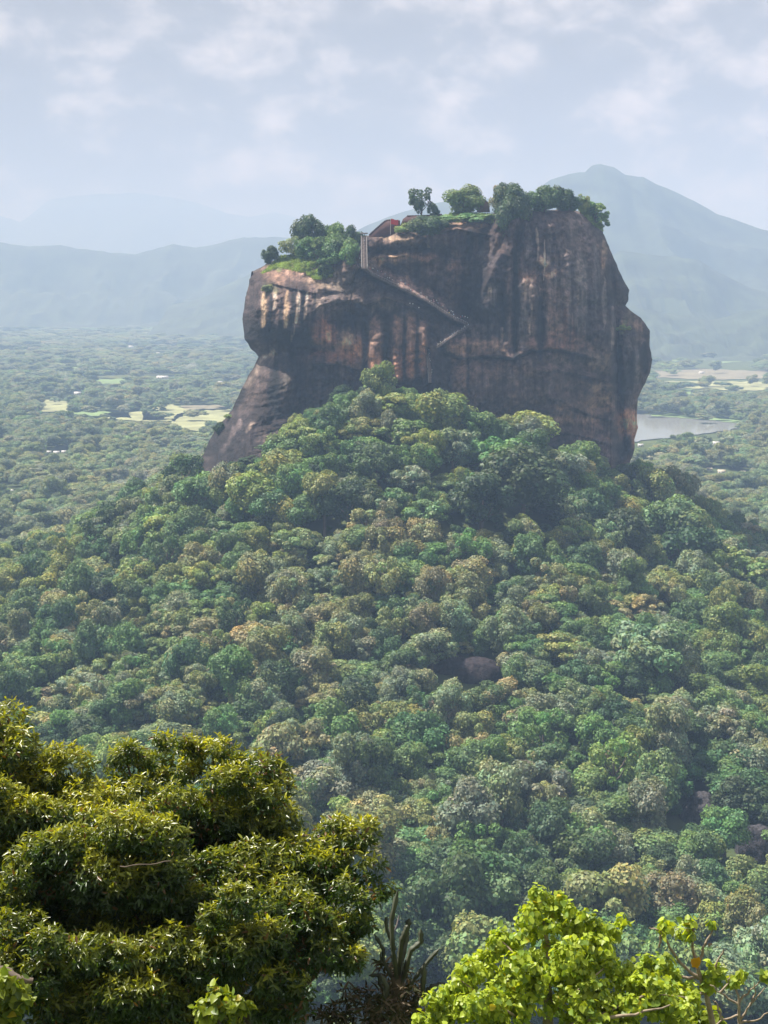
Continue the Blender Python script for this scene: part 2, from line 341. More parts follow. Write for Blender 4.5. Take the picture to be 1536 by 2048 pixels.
# ------------------------------------------------------------------ mountains
M_MTN = simple_mat('forested_mountain', (0.04, 0.058, 0.03), 0.95, 0.55, 0.012, 0.5)
def mountain(prof, D, depth_front, depth_back, seed, name='mountain', rough=0.05, n=300, rows=47):
    px = np.linspace(prof[0][0], prof[-1][0], n); py = np.interp(px, [p[0] for p in prof], [p[1] for p in prof])
    X = (px - CX) / F * D; Zr = (HY - py) / F * D - PLAIN
    v = np.linspace(-1, 1, rows)
    XX, VV = np.meshgrid(X, v); ZZ = np.broadcast_to(Zr, XX.shape)
    YY = D + np.where(VV < 0, VV * depth_front, VV * depth_back)
    prf = np.where(VV < 0, (1 + VV) ** 1.35, (1 - VV) ** 1.2)
    amp = ZZ.max()
    rid = np.abs(fbm(XX / (amp * .9), YY / (amp * .8), 0, 4, seed)) * 2
    w = np.sin(np.pi * np.clip(1 - np.abs(VV), 0, 1)) 
    Z = ZZ * prf - rid * w * ZZ * .26 + fbm(XX / (amp * .12), YY / (amp * .12), 0, 3, seed + 3) * ZZ * rough * (.25 + .75 * w) * (1 - np.abs(VV) ** 6)
    Z = PLAIN - 2 + np.maximum(Z, 0) - np.where(np.abs(VV) > .999, 0, 0)
    i = np.arange(XX.size).reshape(XX.shape)
    q = np.stack([i[:-1, :-1], i[:-1, 1:], i[1:, 1:], i[1:, :-1]], -1).reshape(-1, 4)
    return tag(link(name, mesh_np(name, np.stack([XX, YY, Z], -1).reshape(-1, 3), [q], True), M_MTN), kind='structure')
mountain([(560, 600), (640, 520), (700, 468), (740, 447), (800, 424), (850, 408), (920, 402), (1000, 396), (1070, 382), (1100, 360), (1140, 350), (1170, 344), (1182, 333), (1200, 328), (1228, 334), (1250, 348),
          (1285, 352), (1330, 374), (1380, 398), (1430, 424), (1480, 444), (1540, 462), (1640, 505), (1800, 560), (1900, 600)], 7400, 1900, 2200, 31)
mountain([(1080, 600), (1150, 560), (1240, 500), (1300, 508), (1350, 512), (1400, 520), (1440, 545), (1500, 575), (1560, 590), (1640, 570), (1720, 600), (1800, 640)], 5900, 1100, 1400, 41)
mountain([(1150, 640), (1220, 606), (1330, 624), (1420, 640), (1490, 622), (1560, 612), (1640, 640), (1700, 655)], 5100, 650, 800, 45, rough=.09)
mountain([(-320, 560), (-200, 520), (-80, 490), (0, 484), (60, 492), (120, 490), (180, 500), (270, 509), (300, 500), (345, 488), (390, 495), (430, 488), (480, 476), (520, 473), (570, 474), (640, 480), (720, 530), (800, 590)], 9200, 1200, 2200, 51)
mountain([(340, 610), (400, 596), (440, 575), (480, 556), (520, 540), (600, 510), (680, 500), (760, 530), (860, 600)], 7400, 1000, 1300, 61)
mountain([(-300, 420), (-150, 400), (-40, 415), (40, 445), (100, 398), (180, 388), (270, 386), (350, 394), (400, 408), (450, 424), (500, 434), (550, 424), (600, 438), (660, 470), (760, 520), (860, 580)], 19000, 2500, 2500, 71)
#mountain([(-400, 600), (-200, 588), (0, 592), (150, 598), (300, 594), (420, 600), (500, 612)], 8200, 700, 900, 81, name='hill')

# ------------------------------------------------------------------ the great rock
LP = np.array([(380, 575), (400, 565), (460, 545), (500, 530), (540, 510), (560, 499), (600, 490), (640, 485), (680, 490), (698, 503), (712, 520), (728, 512), (750, 497), (785, 480), (820, 463), (830, 455),
               (860, 430), (890, 415), (915, 405), (950, 385), (1000, 350), (1030, 332), (1080, 300)], float)
RP = np.array([(380, 1178), (400, 1185), (440, 1197), (460, 1205), (500, 1222), (545, 1240), (580, 1258), (600, 1258), (612, 1250), (622, 1262), (637, 1283), (660, 1298), (690, 1300), (720, 1304), (745, 1300),
               (775, 1285), (795, 1277), (830, 1273), (855, 1276), (880, 1270), (900, 1268), (925, 1260), (940, 1252), (1000, 1245), (1080, 1240)], float)
TP = [(505, 548), (530, 532), (600, 517), (660, 513), (718, 508), (724, 474), (760, 474), (800, 462), (850, 455), (890, 443), (960, 438), (1000, 428), (1050, 422), (1140, 420), (1180, 432), (1205, 458)]
def pl(py): return np.interp(py, LP[:, 0], LP[:, 1])
def pr(py): return np.interp(py, RP[:, 0], RP[:, 1])
TS = np.array([(2 * (x - pl(y)) / (pr(y) - pl(y)) - 1, y) for x, y in TP]); TS[0, 0] = -1; TS[-1, 0] = 1
RY = 968.0; RB = 1075.0
def seg_info(poly, px, py):
    """signed distance to an open polyline (positive above it in the picture), and how far along"""
    best = np.full(px.shape, 1e9); sg = np.zeros(px.shape); al = np.zeros(px.shape); Ltot = sum(math.dist(poly[i], poly[i + 1]) for i in range(len(poly) - 1)); acc = 0
    for (x0, y0), (x1, y1) in zip(poly[:-1], poly[1:]):
        dx, dy = x1 - x0, y1 - y0; l2 = dx * dx + dy * dy
        t = np.clip(((px - x0) * dx + (py - y0) * dy) / l2, 0, 1)
        d = np.hypot(px - x0 - t * dx, py - y0 - t * dy)
        s = np.sign((px - x0) * dy - (py - y0) * dx); s = s * (1 if dx >= 0 else -1)
        k = d < best
        best = np.where(k, d, best); sg = np.where(k, s, sg); al = np.where(k, (acc + t * math.sqrt(l2)) / Ltot, al); acc += math.sqrt(l2)
    return best * sg, al, best
def bump(px, py, cx, cy, rx, ry, amp, rot=0.0, p=1.0):
    c, s = math.cos(rot), math.sin(rot); u = ((px - cx) * c + (py - cy) * s) / rx; v = (-(px - cx) * s + (py - cy) * c) / ry
    return amp * np.exp(-(u * u + v * v) ** p)
def groove(px, py, poly, w, amp):
    d, al, best = seg_info(poly, px, py); return amp * np.exp(-(best / w) ** 2)
def ledge(px, py, poly, back, up, under, down, fade=.12):
    d, al, best = seg_info(poly, px, py); e = smooth01(al / fade) * smooth01((1 - al) / fade)
    inside = (best <= np.abs(d) + 1e-6) | (al > 0) & (al < 1)
    a = np.where(d > 0, -back * smooth01(d / up) * np.exp(-np.maximum(d - up, 0) / (up * 4)), 0)
    c = np.where(d < 0, -under * smooth01(-d / 3.0) * np.exp(-np.maximum(-d - 4, 0) / down), 0)
    return (a + c) * e
RAMP = [(718, 532), (745, 551), (780, 568), (820, 587), (850, 602), (880, 622), (910, 640), (937, 652)]
RAMP2 = [(937, 653), (915, 667), (893, 682), (872, 696)]
CRACK = [(885, 704), (930, 716), (985, 711), (1025, 716), (1058, 701), (1100, 697), (1150, 705), (1205, 722)]
def rock_offset(px, py):
    """metres towards the viewer"""
    wx = px + 7 * fbm(px / 60, py / 60, 0, 3, 101); wy = py + 7 * fbm(px / 60, py / 60, 3.7, 3, 102)
    o = np.zeros(px.shape)
    B = lambda *a, **k: bump(wx, wy, *a, **k)
    G = lambda poly, w, amp: groove(wx, wy, poly, w, amp)
    Ld = lambda *a, **k: ledge(wx, wy, *a, **k)
    # left head: bulge, chin, neck and the shoulder below it
    o += B(560, 625, 90, 62, 11, p=1.4) + G([(495, 722), (545, 705), (600, 692), (650, 702)], 15, -10)
    o += B(520, 800, 55, 95, 10, rot=.5) + G([(598, 700), (600, 760), (592, 830)], 16, -7) + B(578, 785, 22, 40, 8, rot=-.2)
    o += np.where(px < 700, smooth01((py - 800) / 200) * 42 * smooth01((700 - px) / 150), 0)
    o += Ld([(530, 566), (565, 572), (595, 580), (640, 588), (690, 583)], 4, 26, 2.0, 10)
    # cave under the brow with pillars
    o += Ld([(610, 640), (640, 615), (690, 600), (730, 606), (775, 598), (820, 612), (862, 630)], 2.5, 20, 5.0, 75)
    o += B(700, 640, 45, 32, -5) + B(775, 625, 30, 22, -4)
    for x, w, a in ((650, 14, 4), (690, 10, 2.5), (752, 13, 5.5), (795, 10, 5), (824, 12, 5.5), (846, 8, 4)):
        o += a * np.exp(-((wx - x) / w) ** 2) * smooth01((wy - 640) / 40) * smooth01((775 - wy) / 20)
    o += Ld([(620, 728), (680, 728), (740, 742), (800, 765), (850, 758)], 0, 20, 7, 60)
    # the diagonal walkway slab and its return
    o += ledge(px, py, RAMP, 11, 30, 4.5, 34, fade=.04) + ledge(px, py, RAMP2, 3, 14, 5, 20)
    o += Ld([(840, 690), (858, 700), (866, 760), (868, 800)], 0, 12, 4, 20)
    # slabs and rounded lumps above the walkway
    o += B(806, 488, 48, 17, 5, p=2) + B(790, 520, 75, 13, 4, p=2) + G([(735, 502), (800, 503), (860, 500)], 5, -4)
    o += Ld([(745, 515), (790, 512), (830, 508), (868, 512)], 6, 10, 2.0, 8) + B(895, 512, 30, 18, -5) + Ld([(880, 465), (915, 460), (960, 465), (990, 470)], 5, 14, 2, 16)
    o += Ld([(888, 522), (915, 524), (938, 525)], 4, 6, 1.5, 12)
    # dark chimney right of the walkway
    o += G([(948, 500), (940, 560), (945, 620), (968, 680)], 22, -7) + B(965, 570, 18, 55, 3)
    # right massif
    o += B(1100, 600, 125, 190, 9, p=1.6)
    for poly, w, a in (([(1035, 470), (1030, 560), (1028, 640), (1030, 700)], 6, -3.2), ([(1078, 545), (1086, 600), (1082, 690)], 7, -3.5), ([(1010, 560), (1005, 690)], 5, -2.4), ([(1155, 440), (1172, 540), (1180, 650)], 8, -2),
                       ([(1195, 500), (1212, 600), (1228, 690)], 7, -2.5), ([(1060, 440), (1045, 500)], 6, -2)):
        o += G(poly, w, a)
    o += Ld([(1055, 555), (1075, 547), (1100, 543), (1125, 538)], 2.5, 10, 1.5, 12) + B(1085, 525, 18, 9, 2.5)
    o += ledge(px, py + 3 * fbm(px / 18, py / 18, 0, 3, 105), CRACK, 3.5, 18, 6.5, 30)
    o += Ld([(1060, 742), (1110, 742), (1160, 752), (1225, 768)], 4, 14, 2.5, 16) + Ld([(1090, 795), (1120, 800), (1180, 830), (1228, 838)], 5, 20, 2.5, 24) + Ld([(1100, 860), (1160, 872), (1225, 895)], 4, 18, 2, 20)
    o += B(912, 690, 28, 22, 5, p=2) + B(975, 692, 40, 16, 4.5, p=2) + B(1060, 780, 120, 60, 4)
    # buttress at the right edge, set back
    o += G([(1212, 470), (1222, 560), (1236, 640), (1232, 720), (1236, 800), (1245, 900)], 8, -5)
    o -= 9 * smooth01((px - 1222) / 14) * smooth01((py - 560) / 60)
    o += B(1268, 690, 26, 60, 7) + B(1250, 840, 20, 40, 4) + B(1255, 880, 14, 22, -3)
    # ribs, broad waves and small roughness
    o += 1.5 * fbm(wx / 16, wy / 150, 0, 4, 110) + 4.0 * fbm(px / 110, py / 110, 0, 3, 111) + 2.0 * fbm(px / 26, py / 22, 0, 4, 112) + .75 * fbm(px / 8, py / 8, 0, 4, 113) + 1.0 * fbm(wx / 70, (wy + .25 * wx) / 7, 0, 3, 114) * smooth01(fbm(px / 90, py / 60, 0, 2, 115) * 3)
    return o
def front(s, v):
    st = np.interp(s, TS[:, 0], TS[:, 1]); py = RB + (st - RB) * v
    px = pl(py) + (pr(py) - pl(py)) * (s + 1) / 2
    return px, py, st
NU, NV = 470, 360
u = np.linspace(0, 1, NU); su = -np.cos(np.pi * u) * .55 + (2 * u - 1) * .45
vv = np.linspace(0, 1, NV)
S, V = np.meshgrid(su, vv); PX, PY, ST = front(S, V)
PX = PX + (1.6 * fbm(PX / 9, PY / 9, 0, 3, 120) + 2.2 * fbm(PX / 30, PY / 24, 0, 3, 121)) * (np.abs(S) > .97)
prof = np.clip(1 - np.abs(S) ** 3.2, 0, 1) ** .5
TR = np.interp(PX, [500, 560, 690, 720, 900, 1100, 1250], [70, 62, 44, 26, 30, 30, 50]); toptop = np.clip(1 - (PY - ST) / TR, 0, 1)                        # rounding of the upper edge
OFF = 1.6 * rock_offset(PX, PY) * smooth01(prof * 2.2)
batter = -10 * smooth01((760 - PY) / 330)
YF = RY - 82 * prof - OFF - batter * prof + .75 * TR * (1 - np.sqrt(np.clip(1 - toptop ** 2, 0, 1))) * prof
FV = np.stack([(PX - CX) / F * YF, YF, (HY - PY) / F * YF], -1)
# back of the rock and its top: coarse, mirrored
NB = 40; vb = np.linspace(0, 1, NB)
rows = np.linspace(0, NV - 1, 60).astype(int)
iF = np.arange(NU * NV).reshape(NV, NU)
verts = [FV.reshape(-1, 3)]; faces = [np.stack([iF[:-1, :-1], iF[:-1, 1:], iF[1:, 1:], iF[1:, :-1]], -1).reshape(-1, 4)]
base = NU * NV
SB = S[:, 1:-1]; prb = prof[:, 1:-1]
YB = RY + 95 * prb + 5 * fbm(PX[:, 1:-1] / 60, PY[:, 1:-1] / 60, 9, 3, 130) * prb
mid = RY + 0 * YB
BV = np.stack([(PX[:, 1:-1] - CX) / F * RY, YB, (HY - PY[:, 1:-1]) / F * RY], -1)[::6]
nbv = BV.shape[0]; iB = base + np.arange(nbv * (NU - 2)).reshape(nbv, NU - 2)
rF = np.arange(0, NV, 6)[:nbv]
colL, colR = iF[rF, 0][:, None], iF[rF, -1][:, None]
full = np.concatenate([colL, iB, colR], 1)
faces.append(np.stack([full[:-1, 1:], full[:-1, :-1], full[1:, :-1], full[1:, 1:]], -1).reshape(-1, 4)); verts.append(BV.reshape(-1, 3)); base += BV.shape[0] * BV.shape[1]
# top cap between the front rim and the back rim
NT = 22; tt = np.linspace(0, 1, NT)[1:-1][:, None]
ft = FV[-1]; lastrow = full[-1]; bt = np.concatenate([FV[rF[-1], :1], BV[-1], FV[rF[-1], -1:]], 0)
cap = ft[None] * (1 - tt[..., None]) + bt[None] * tt[..., None]
cap[..., 2] += 3.0 * np.sin(np.pi * tt) + 1.5 * fbm(cap[..., 0] / 14, cap[..., 1] / 14, 0, 3, 140)
iC = base + np.arange(cap.shape[0] * NU).reshape(-1, NU); ring = np.concatenate([iF[-1][None], iC, lastrow[None]], 0)
faces.append(np.stack([ring[:-1, :-1], ring[:-1, 1:], ring[1:, 1:], ring[1:, :-1]], -1).reshape(-1, 4)); verts.append(cap.reshape(-1, 3))

# stone colours and mineral stains, with shade and sunlit tones painted in
def paint(px, py):
    c = np.zeros(px.shape + (3,)); c[:] = (0.098, 0.070, 0.066)
    wx = px + 6 * fbm(px / 25, py / 60, 0, 4, 201); wy = py + 14 * fbm(px / 18, py / 90, 5, 3, 202)
    def blend(msk, col):
        nonlocal c; c = c * (1 - msk[..., None]) + np.array(col) * msk[..., None]
    def blob(cx, cy, rx, ry, col, a=1.0, p=2.0):
        q = ((wx - cx) / rx) ** 2 + ((wy - cy) / ry) ** 2; blend(a * np.exp(-q ** p), col)
    def streak(poly, w, col, a=1.0):
        d, al, best = seg_info(poly, wx, wy); ww = w * (.65 + .5 * np.sin(np.pi * np.clip(al, 0, 1)))
        blend(a * np.exp(-(best / ww) ** 4), col)
    tan = (.34, .25, .15); pale = (.36, .30, .24); red = (.24, .115, .075); orange = (.32, .16, .085); dark = (.018, .018, .024); grey = (.16, .145, .15); brown = (.15, .105, .085); mauve = (.10, .084, .09); olive = (.13, .13, .07)
    n = fbm(px / 40, py / 60, 0, 4, 210)
    blend(smooth01(n * 2.2) * .8, brown); blend(smooth01(-n * 2.2) * .7, (.042, .036, .042))
    # left head
    blob(560, 545, 55, 22, (.25, .165, .12)); blob(650, 560, 40, 22, (.25, .19, .13)); blob(640, 600, 20, 18, pale, .6)  # tan head top, its sunlit paleness painted in
    blob(505, 600, 22, 60, (.085, .065, .065)); blob(530, 665, 50, 25, dark, .8); blob(590, 668, 60, 18, dark, .9)  # shade on the underside of the head painted dark
    for x, y0, y1, w in ((527, 590, 655, 6), (549, 570, 620, 4), (575, 588, 650, 5), (596, 585, 640, 4), (612, 585, 640, 4), (588, 640, 680, 3)): streak([(x, y0), (x - 3, y1)], w, tan if w > 4 else pale, .85)  # tan columns, brightened in colour as if raked by sun
    for x in (540, 562, 586, 604, 628): streak([(x, 590), (x, 665)], 4, dark, .75)
    blob(675, 600, 30, 22, grey, .7); blob(720, 600, 60, 22, (.16, .12, .1), .8)
    blob(690, 640, 32, 26, dark, .9); blob(775, 625, 28, 18, dark, .85); blob(840, 620, 40, 20, (.06, .055, .06), .8)  # cave recesses darkened: shade under the brow put into the colour
    blob(648, 668, 22, 34, red, .95); blob(655, 665, 9, 20, orange); blob(695, 690, 14, 36, tan, .75); blob(715, 705, 34, 22, orange, .9); blob(660, 715, 50, 14, red, .8)
    for x, w, y0, y1 in ((750, 15, 640, 772), (793, 11, 640, 772), (822, 12, 625, 755), (843, 8, 640, 750)):
        streak([(x, y0), (x + 2, (y0 + y1) / 2), (x + 3, y1)], w, (.2, .13, .095)); blob(x + 3, y1 - 35, w * 1.0, 40, orange, .85)
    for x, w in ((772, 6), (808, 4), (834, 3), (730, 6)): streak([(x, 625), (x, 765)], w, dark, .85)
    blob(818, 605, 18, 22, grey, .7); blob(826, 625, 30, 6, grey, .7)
    blob(740, 780, 110, 26, (.05, .042, .05), .85); blob(880, 760, 40, 60, (.05, .045, .052), .9); blob(640, 770, 40, 40, (.075, .06, .062), .8)  # hollow below the pillars painted dark for its shade
    # shoulder and the lower slabs
    streak([(548, 700), (520, 735), (492, 775)], 9, pale, .8); streak([(540, 720), (515, 780), (480, 830)], 14, (.2, .155, .14), .9); blob(572, 770, 14, 26, (.17, .15, .12), .9); blob(575, 800, 22, 20, (.16, .11, .09), .8)  # highlight along the shoulder ridge painted as pale streaks
    streak([(556, 720), (548, 780), (556, 830)], 10, dark, .85); blob(470, 870, 60, 50, mauve, .95); streak([(480, 845), (440, 900)], 6, (.24, .2, .2), .8); blob(545, 880, 30, 26, (.2, .16, .14), .9); streak([(505, 845), (490, 860)], 5, pale, .8)  # first streak paints the shaded side right of the ridge
    blob(420, 960, 80, 40, (.13, .11, .11), .7)
    # slabs above the walkway
    blob(806, 478, 44, 12, (.25, .19, .13), .9); blob(850, 492, 30, 14, (.09, .07, .065), .8); blob(775, 516, 60, 11, (.29, .2, .12), .9); blob(850, 512, 26, 9, (.3, .17, .11), .85); blob(740, 530, 20, 14, (.24, .18, .13), .8)  # tan slab tops, painted lighter where sun would catch them
    blob(700, 530, 34, 16, (.16, .12, .1)); blob(690, 565, 50, 20, (.15, .13, .1), .8); blob(760, 610, 50, 14, (.17, .14, .1), .6)
    streak([(745, 540), (800, 562), (850, 588), (890, 615)], 9, (.24, .165, .14), .8); streak([(840, 590), (900, 632), (935, 648)], 6, (.16, .12, .12), .7)  # lit band of the walkway slab painted as paler stone
    d, al, best = seg_info(RAMP, px, py); blend(np.exp(-((d + 7) / 6.0) ** 2) * (al > .01) * (al < .995) * .9, dark)  # painted shadow line beneath the walkway edge
    streak([(760, 572), (850, 625), (905, 665)], 12, (.06, .052, .058), .8)  # overhang wall below the walkway darkened to look shaded
    blob(1165, 770, 60, 9, (.33, .24, .17), .8); blob(1150, 838, 60, 10, (.36, .24, .15), .8); blob(1120, 690, 70, 10, (.3, .2, .14), .7); blob(930, 450, 46, 9, (.4, .26, .17), .95); blob(905, 458, 20, 8, (.38, .26, .17), .8)  # tan and orange ledge tops, with sunlight painted into their tone
    for x in (900, 920, 938, 962): streak([(x, 465), (x, 515)], 6, dark if x % 4 else (.1, .06, .055), .8)
    blob(915, 535, 22, 14, (.27, .18, .13), .8); blob(912, 575, 20, 50, (.12, .08, .07), .8); blob(945, 590, 26, 70, (.038, .036, .045), .9); blob(985, 640, 30, 70, (.04, .04, .048), .8)  # chimney shade painted into the stone with dark blobs
    blob(975, 510, 22, 20, grey, .5); blob(985, 590, 10, 24, grey, .6); blob(978, 585, 4, 18, pale, .6)
    # right massif: greys and reddish browns with long drips
    blob(1080, 470, 55, 60, (.06, .048, .055), .85); blob(1150, 470, 40, 60, (.16, .13, .125), .8); blob(1150, 600, 50, 120, (.17, .145, .14), .8); blob(1110, 640, 40, 60, (.2, .14, .115), .85); blob(1120, 685, 60, 26, (.23, .13, .095), .8)
    for x, y0, y1, w, cl, a in ((1056, 450, 510, 5, grey, .8), (1072, 460, 520, 2.5, pale, .7), (1088, 480, 560, 2, pale, .8), (1098, 450, 520, 4, grey, .5), (1055, 560, 600, 14, (.25, .2, .17), .9), (1048, 600, 700, 7, grey, .8), (1060, 590, 670, 2.5, pale, .6), (1040, 560, 700, 4, grey, .6),
                                (1030, 500, 720, 7, dark, .9), (1080, 600, 700, 8, dark, .85), (1005, 560, 690, 8, dark, .8), (1003, 650, 680, 4, pale, .7), (1130, 620, 690, 4, red, .8), (1145, 640, 690, 3, red, .7), (1160, 520, 640, 10, (.2, .18, .17), .7), (1190, 500, 640, 6, grey, .7),
                                (1208, 560, 650, 4, (.25, .22, .2), .7), (1224, 620, 700, 4, (.26, .23, .21), .7), (1180, 560, 680, 7, (.075, .065, .075), .7), (1205, 480, 540, 6, (.28, .19, .11), .6)):
        streak([(x, y0), (x + 2, (y0 + y1) / 2), (x, y1)], w, cl, a)
    blob(1085, 522, 14, 8, (.34, .24, .17), .9); blob(1105, 545, 20, 7, (.32, .22, .16), .9); blob(1060, 552, 14, 8, (.3, .19, .14), .8)
    blob(912, 690, 26, 20, (.24, .15, .1)); blob(975, 692, 40, 16, (.22, .155, .115), .95); blob(940, 660, 50, 14, (.13, .11, .115), .7); blob(915, 715, 20, 10, (.27, .18, .13), .9)
    d, al, best = seg_info(CRACK, px, py + 3 * fbm(px / 18, py / 18, 0, 3, 105)); blend(np.exp(-((d + 3.5) / 4.0) ** 2) * (al > .01) * (al < .99) * .9, dark)  # shadow under the crack ledge painted as a dark band
    blob(930, 750, 26, 45, (.22, .145, .11), .9); streak([(935, 725), (936, 790)], 3, dark, .8); blob(1010, 760, 70, 40, (.165, .12, .11), .9); blob(1120, 730, 70, 24, (.2, .15, .13), .85); blob(1200, 720, 24, 24, (.24, .19, .16), .8)
    blob(1120, 790, 70, 40, (.16, .115, .105), .85); blob(1195, 800, 40, 26, (.26, .17, .11), .9); streak([(1110, 805), (1160, 835), (1210, 855)], 8, (.28, .18, .11), .7); blob(1180, 870, 40, 40, (.17, .11, .09), .8); blob(1190, 920, 40, 30, (.14, .095, .085), .8)
    # right buttress
    blob(1255, 560, 14, 60, (.09, .08, .08), .8); blob(1262, 640, 22, 16, (.15, .13, .08), .8); blob(1250, 650, 8, 10, (.2, .22, .08), .7); blob(1278, 645, 14, 14, (.22, .145, .11), .8); blob(1260, 720, 20, 55, (.085, .075, .08), .9)
    streak([(1240, 690), (1245, 800)], 6, dark, .9); streak([(1268, 700), (1262, 780)], 5, dark, .7); streak([(1288, 690), (1292, 750)], 6, dark, .8); streak([(1278, 700), (1276, 770)], 4, grey, .7)
    blob(1256, 845, 26, 26, (.36, .18, .10), .95); blob(1270, 860, 8, 26, (.42, .19, .1), .9); blob(1248, 895, 16, 20, dark, .95); blob(1255, 925, 14, 14, (.2, .1, .075), .8)  # reddish buttress base, its sunlit brightness painted in
    # grass-green film on the ledges
    blob(540, 575, 16, 10, (.12, .16, .06), .7); blob(650, 545, 24, 8, (.17, .21, .07), .7); blob(560, 530, 40, 6, (.14, .2, .06), .8); blob(1245, 655, 8, 8, (.16, .2, .07), .7)
    dr = fbm(px / 5.0, py / 75.0, 0, 4, 230); c = c * np.clip(1 + .55 * dr * smooth01(.55 + 2.2 * fbm(px / 70, py / 110, 8.8, 3, 232)), .45, 1.5)[..., None]
    sp = fbm(px / 9.0, py / 7.0, 0, 4, 231); c = c * np.clip(1 + .55 * sp, .5, 1.5)[..., None]
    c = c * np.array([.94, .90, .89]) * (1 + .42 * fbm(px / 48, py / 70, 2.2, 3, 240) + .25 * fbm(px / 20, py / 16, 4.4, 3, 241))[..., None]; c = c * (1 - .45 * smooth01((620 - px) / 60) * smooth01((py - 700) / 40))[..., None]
    lum = c.mean(-1, keepdims=True); c = (c * .88 + lum * .12) * (np.maximum(lum, .01) / .105) ** .62 * np.array([1.14, 1.11, 1.10])
    return np.clip(c, .008, .62)
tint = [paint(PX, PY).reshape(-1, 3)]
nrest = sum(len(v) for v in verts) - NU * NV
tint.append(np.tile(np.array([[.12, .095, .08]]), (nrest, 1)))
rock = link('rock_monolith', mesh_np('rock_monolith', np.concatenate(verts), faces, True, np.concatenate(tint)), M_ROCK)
tag(rock, 'massive flat-topped granite rock with streaked brown cliffs rising out of the forest', 'rock')
FVf = FV.reshape(-1, 3); PXf, PYf = PX.ravel(), PY.ravel()
def rock_at(px, py):
    i = np.argmin((PXf - px) ** 2 + (PYf - py) ** 2); return Vector(FVf[i])

# ------------------------------------------------------------------ built things on and around the rock
def solid_from_outline(poly, D, thick, g):
    """an outline standing at distance D, given real thickness in depth"""
    n = len(poly); A = np.array([tuple(P(x, y, D)) for x, y in poly]); B = A + np.array([0, thick, 0])
    bm = bmesh.new(); va = [bm.verts.new(v) for v in A]; vb = [bm.verts.new(v) for v in B]
    f1 = bm.faces.new(va); f2 = bm.faces.new(vb[::-1])
    for i in range(n): bm.faces.new((va[i], vb[i], vb[(i + 1) % n], va[(i + 1) % n]))
    bmesh.ops.recalc_face_normals(bm, faces=bm.faces); bmesh.ops.triangulate(bm, faces=bm.faces)
    bm.verts.ensure_lookup_table(); bm.verts.index_update()
    g.add(np.array([v.co[:] for v in bm.verts]), np.array([[v.index for v in f.verts] for f in bm.faces])); bm.free()
def brick_mat(name, c1, c2, mortar, scale):
    m, nt, out = mat(name); b = N(nt, 'ShaderNodeBsdfPrincipled'); b.inputs['Roughness'].default_value = .9
    tcx = N(nt, 'ShaderNodeTexCoord'); mpx = N(nt, 'ShaderNodeMapping'); mpx.inputs['Rotation'].default_value = (math.radians(90), 0, 0); L(nt, tcx.outputs['Object'], mpx.inputs['Vector'])
    br = N(nt, 'ShaderNodeTexBrick'); br.inputs['Scale'].default_value = scale; br.inputs['Color1'].default_value = (*c1, 1); br.inputs['Color2'].default_value = (*c2, 1); br.inputs['Mortar'].default_value = (*mortar, 1)
    L(nt, mpx.outputs['Vector'], br.inputs['Vector']); L(nt, br.outputs['Color'], b.inputs['Base Color']); L(nt, b.outputs['BSDF'], out.inputs['Surface']); return m
M_BRICK = brick_mat('old_brick', (.13, .05, .042), (.09, .042, .04), (.10, .07, .06), .8)
M_BRICK2 = brick_mat('pale_brick', (.24, .14, .10), (.19, .11, .085), (.2, .16, .13), .8)
M_STAIR = simple_mat('stair_stone', (.24, .19, .17), .85, .3, .8); M_RAIL = simple_mat('rail_paint', (.30, .265, .25), .6, .12, 2.0)
M_RED = simple_mat('red_cloth', (.55, .035, .035), .8, .15, 1.5); M_POLE = simple_mat('pole_metal', (.6, .58, .55), .5, .1, 2.0)
def flight(px0, py0, px1, py1, wpx, lab, gate):
    ks = np.linspace(0, 1, 9); pxs = px0 + (px1 - px0) * ks; pys = py0 + (py1 - py0) * ks
    q = [rock_at(a, b2) for a, b2 in zip(pxs, pys)]
    y0, y1 = q[0].y, q[-1].y; push = max(0, max((y0 + (y1 - y0) * k) - r.y for k, r in zip(ks, q))); y0 -= push + .4; y1 -= push + .4
    a, b2 = P(px0, py0, y0), P(px1, py1, y1); w = wpx / F * y0
    root = empty('stairway', a); tag(root, lab, 'stairs'); d = b2 - a; n = max(10, int(d.length / .55))
    g = Geo()
    for i in range(n):
        c = d * ((i + .5) / n); g.box((c.x, c.y + .2, c.z - .3), (w * .8, .9, abs(d.z) / n * .8 + .25))
    link('steps', g.mesh('steps'), M_STAIR, root)
    for sx in (-1, 1):
        g = Geo(); o = Vector((sx * w * .46, -.2, .55))
        g.add(*tube([o, o + d * .5 + Vector((sx * random.uniform(-.2, .2), 0, 0)), o + d], [.22, .22, .22], 6))
        for i in range(n // 3):
            c = d * (i / (n // 3)); g.box((c.x + o.x, c.y - .2, c.z), (.3, .3, 1.3))
        link('railing', g.mesh('railing'), M_RAIL, root)
    if gate:
        g = Geo(); g.box((d.x, d.y, d.z + 1.6), (w * 1.25, 1.6, .7)); link('lintel', g.mesh('lintel'), M_STAIR, root)
    return root
flight(729, 536, 728, 472, 12, 'steep pale stairway with white railings climbing to the top beside the thicket', True)
flight(862, 764, 857, 702, 10, 'narrow pale stairway rising from the trees to the lower end of the walkway', False)
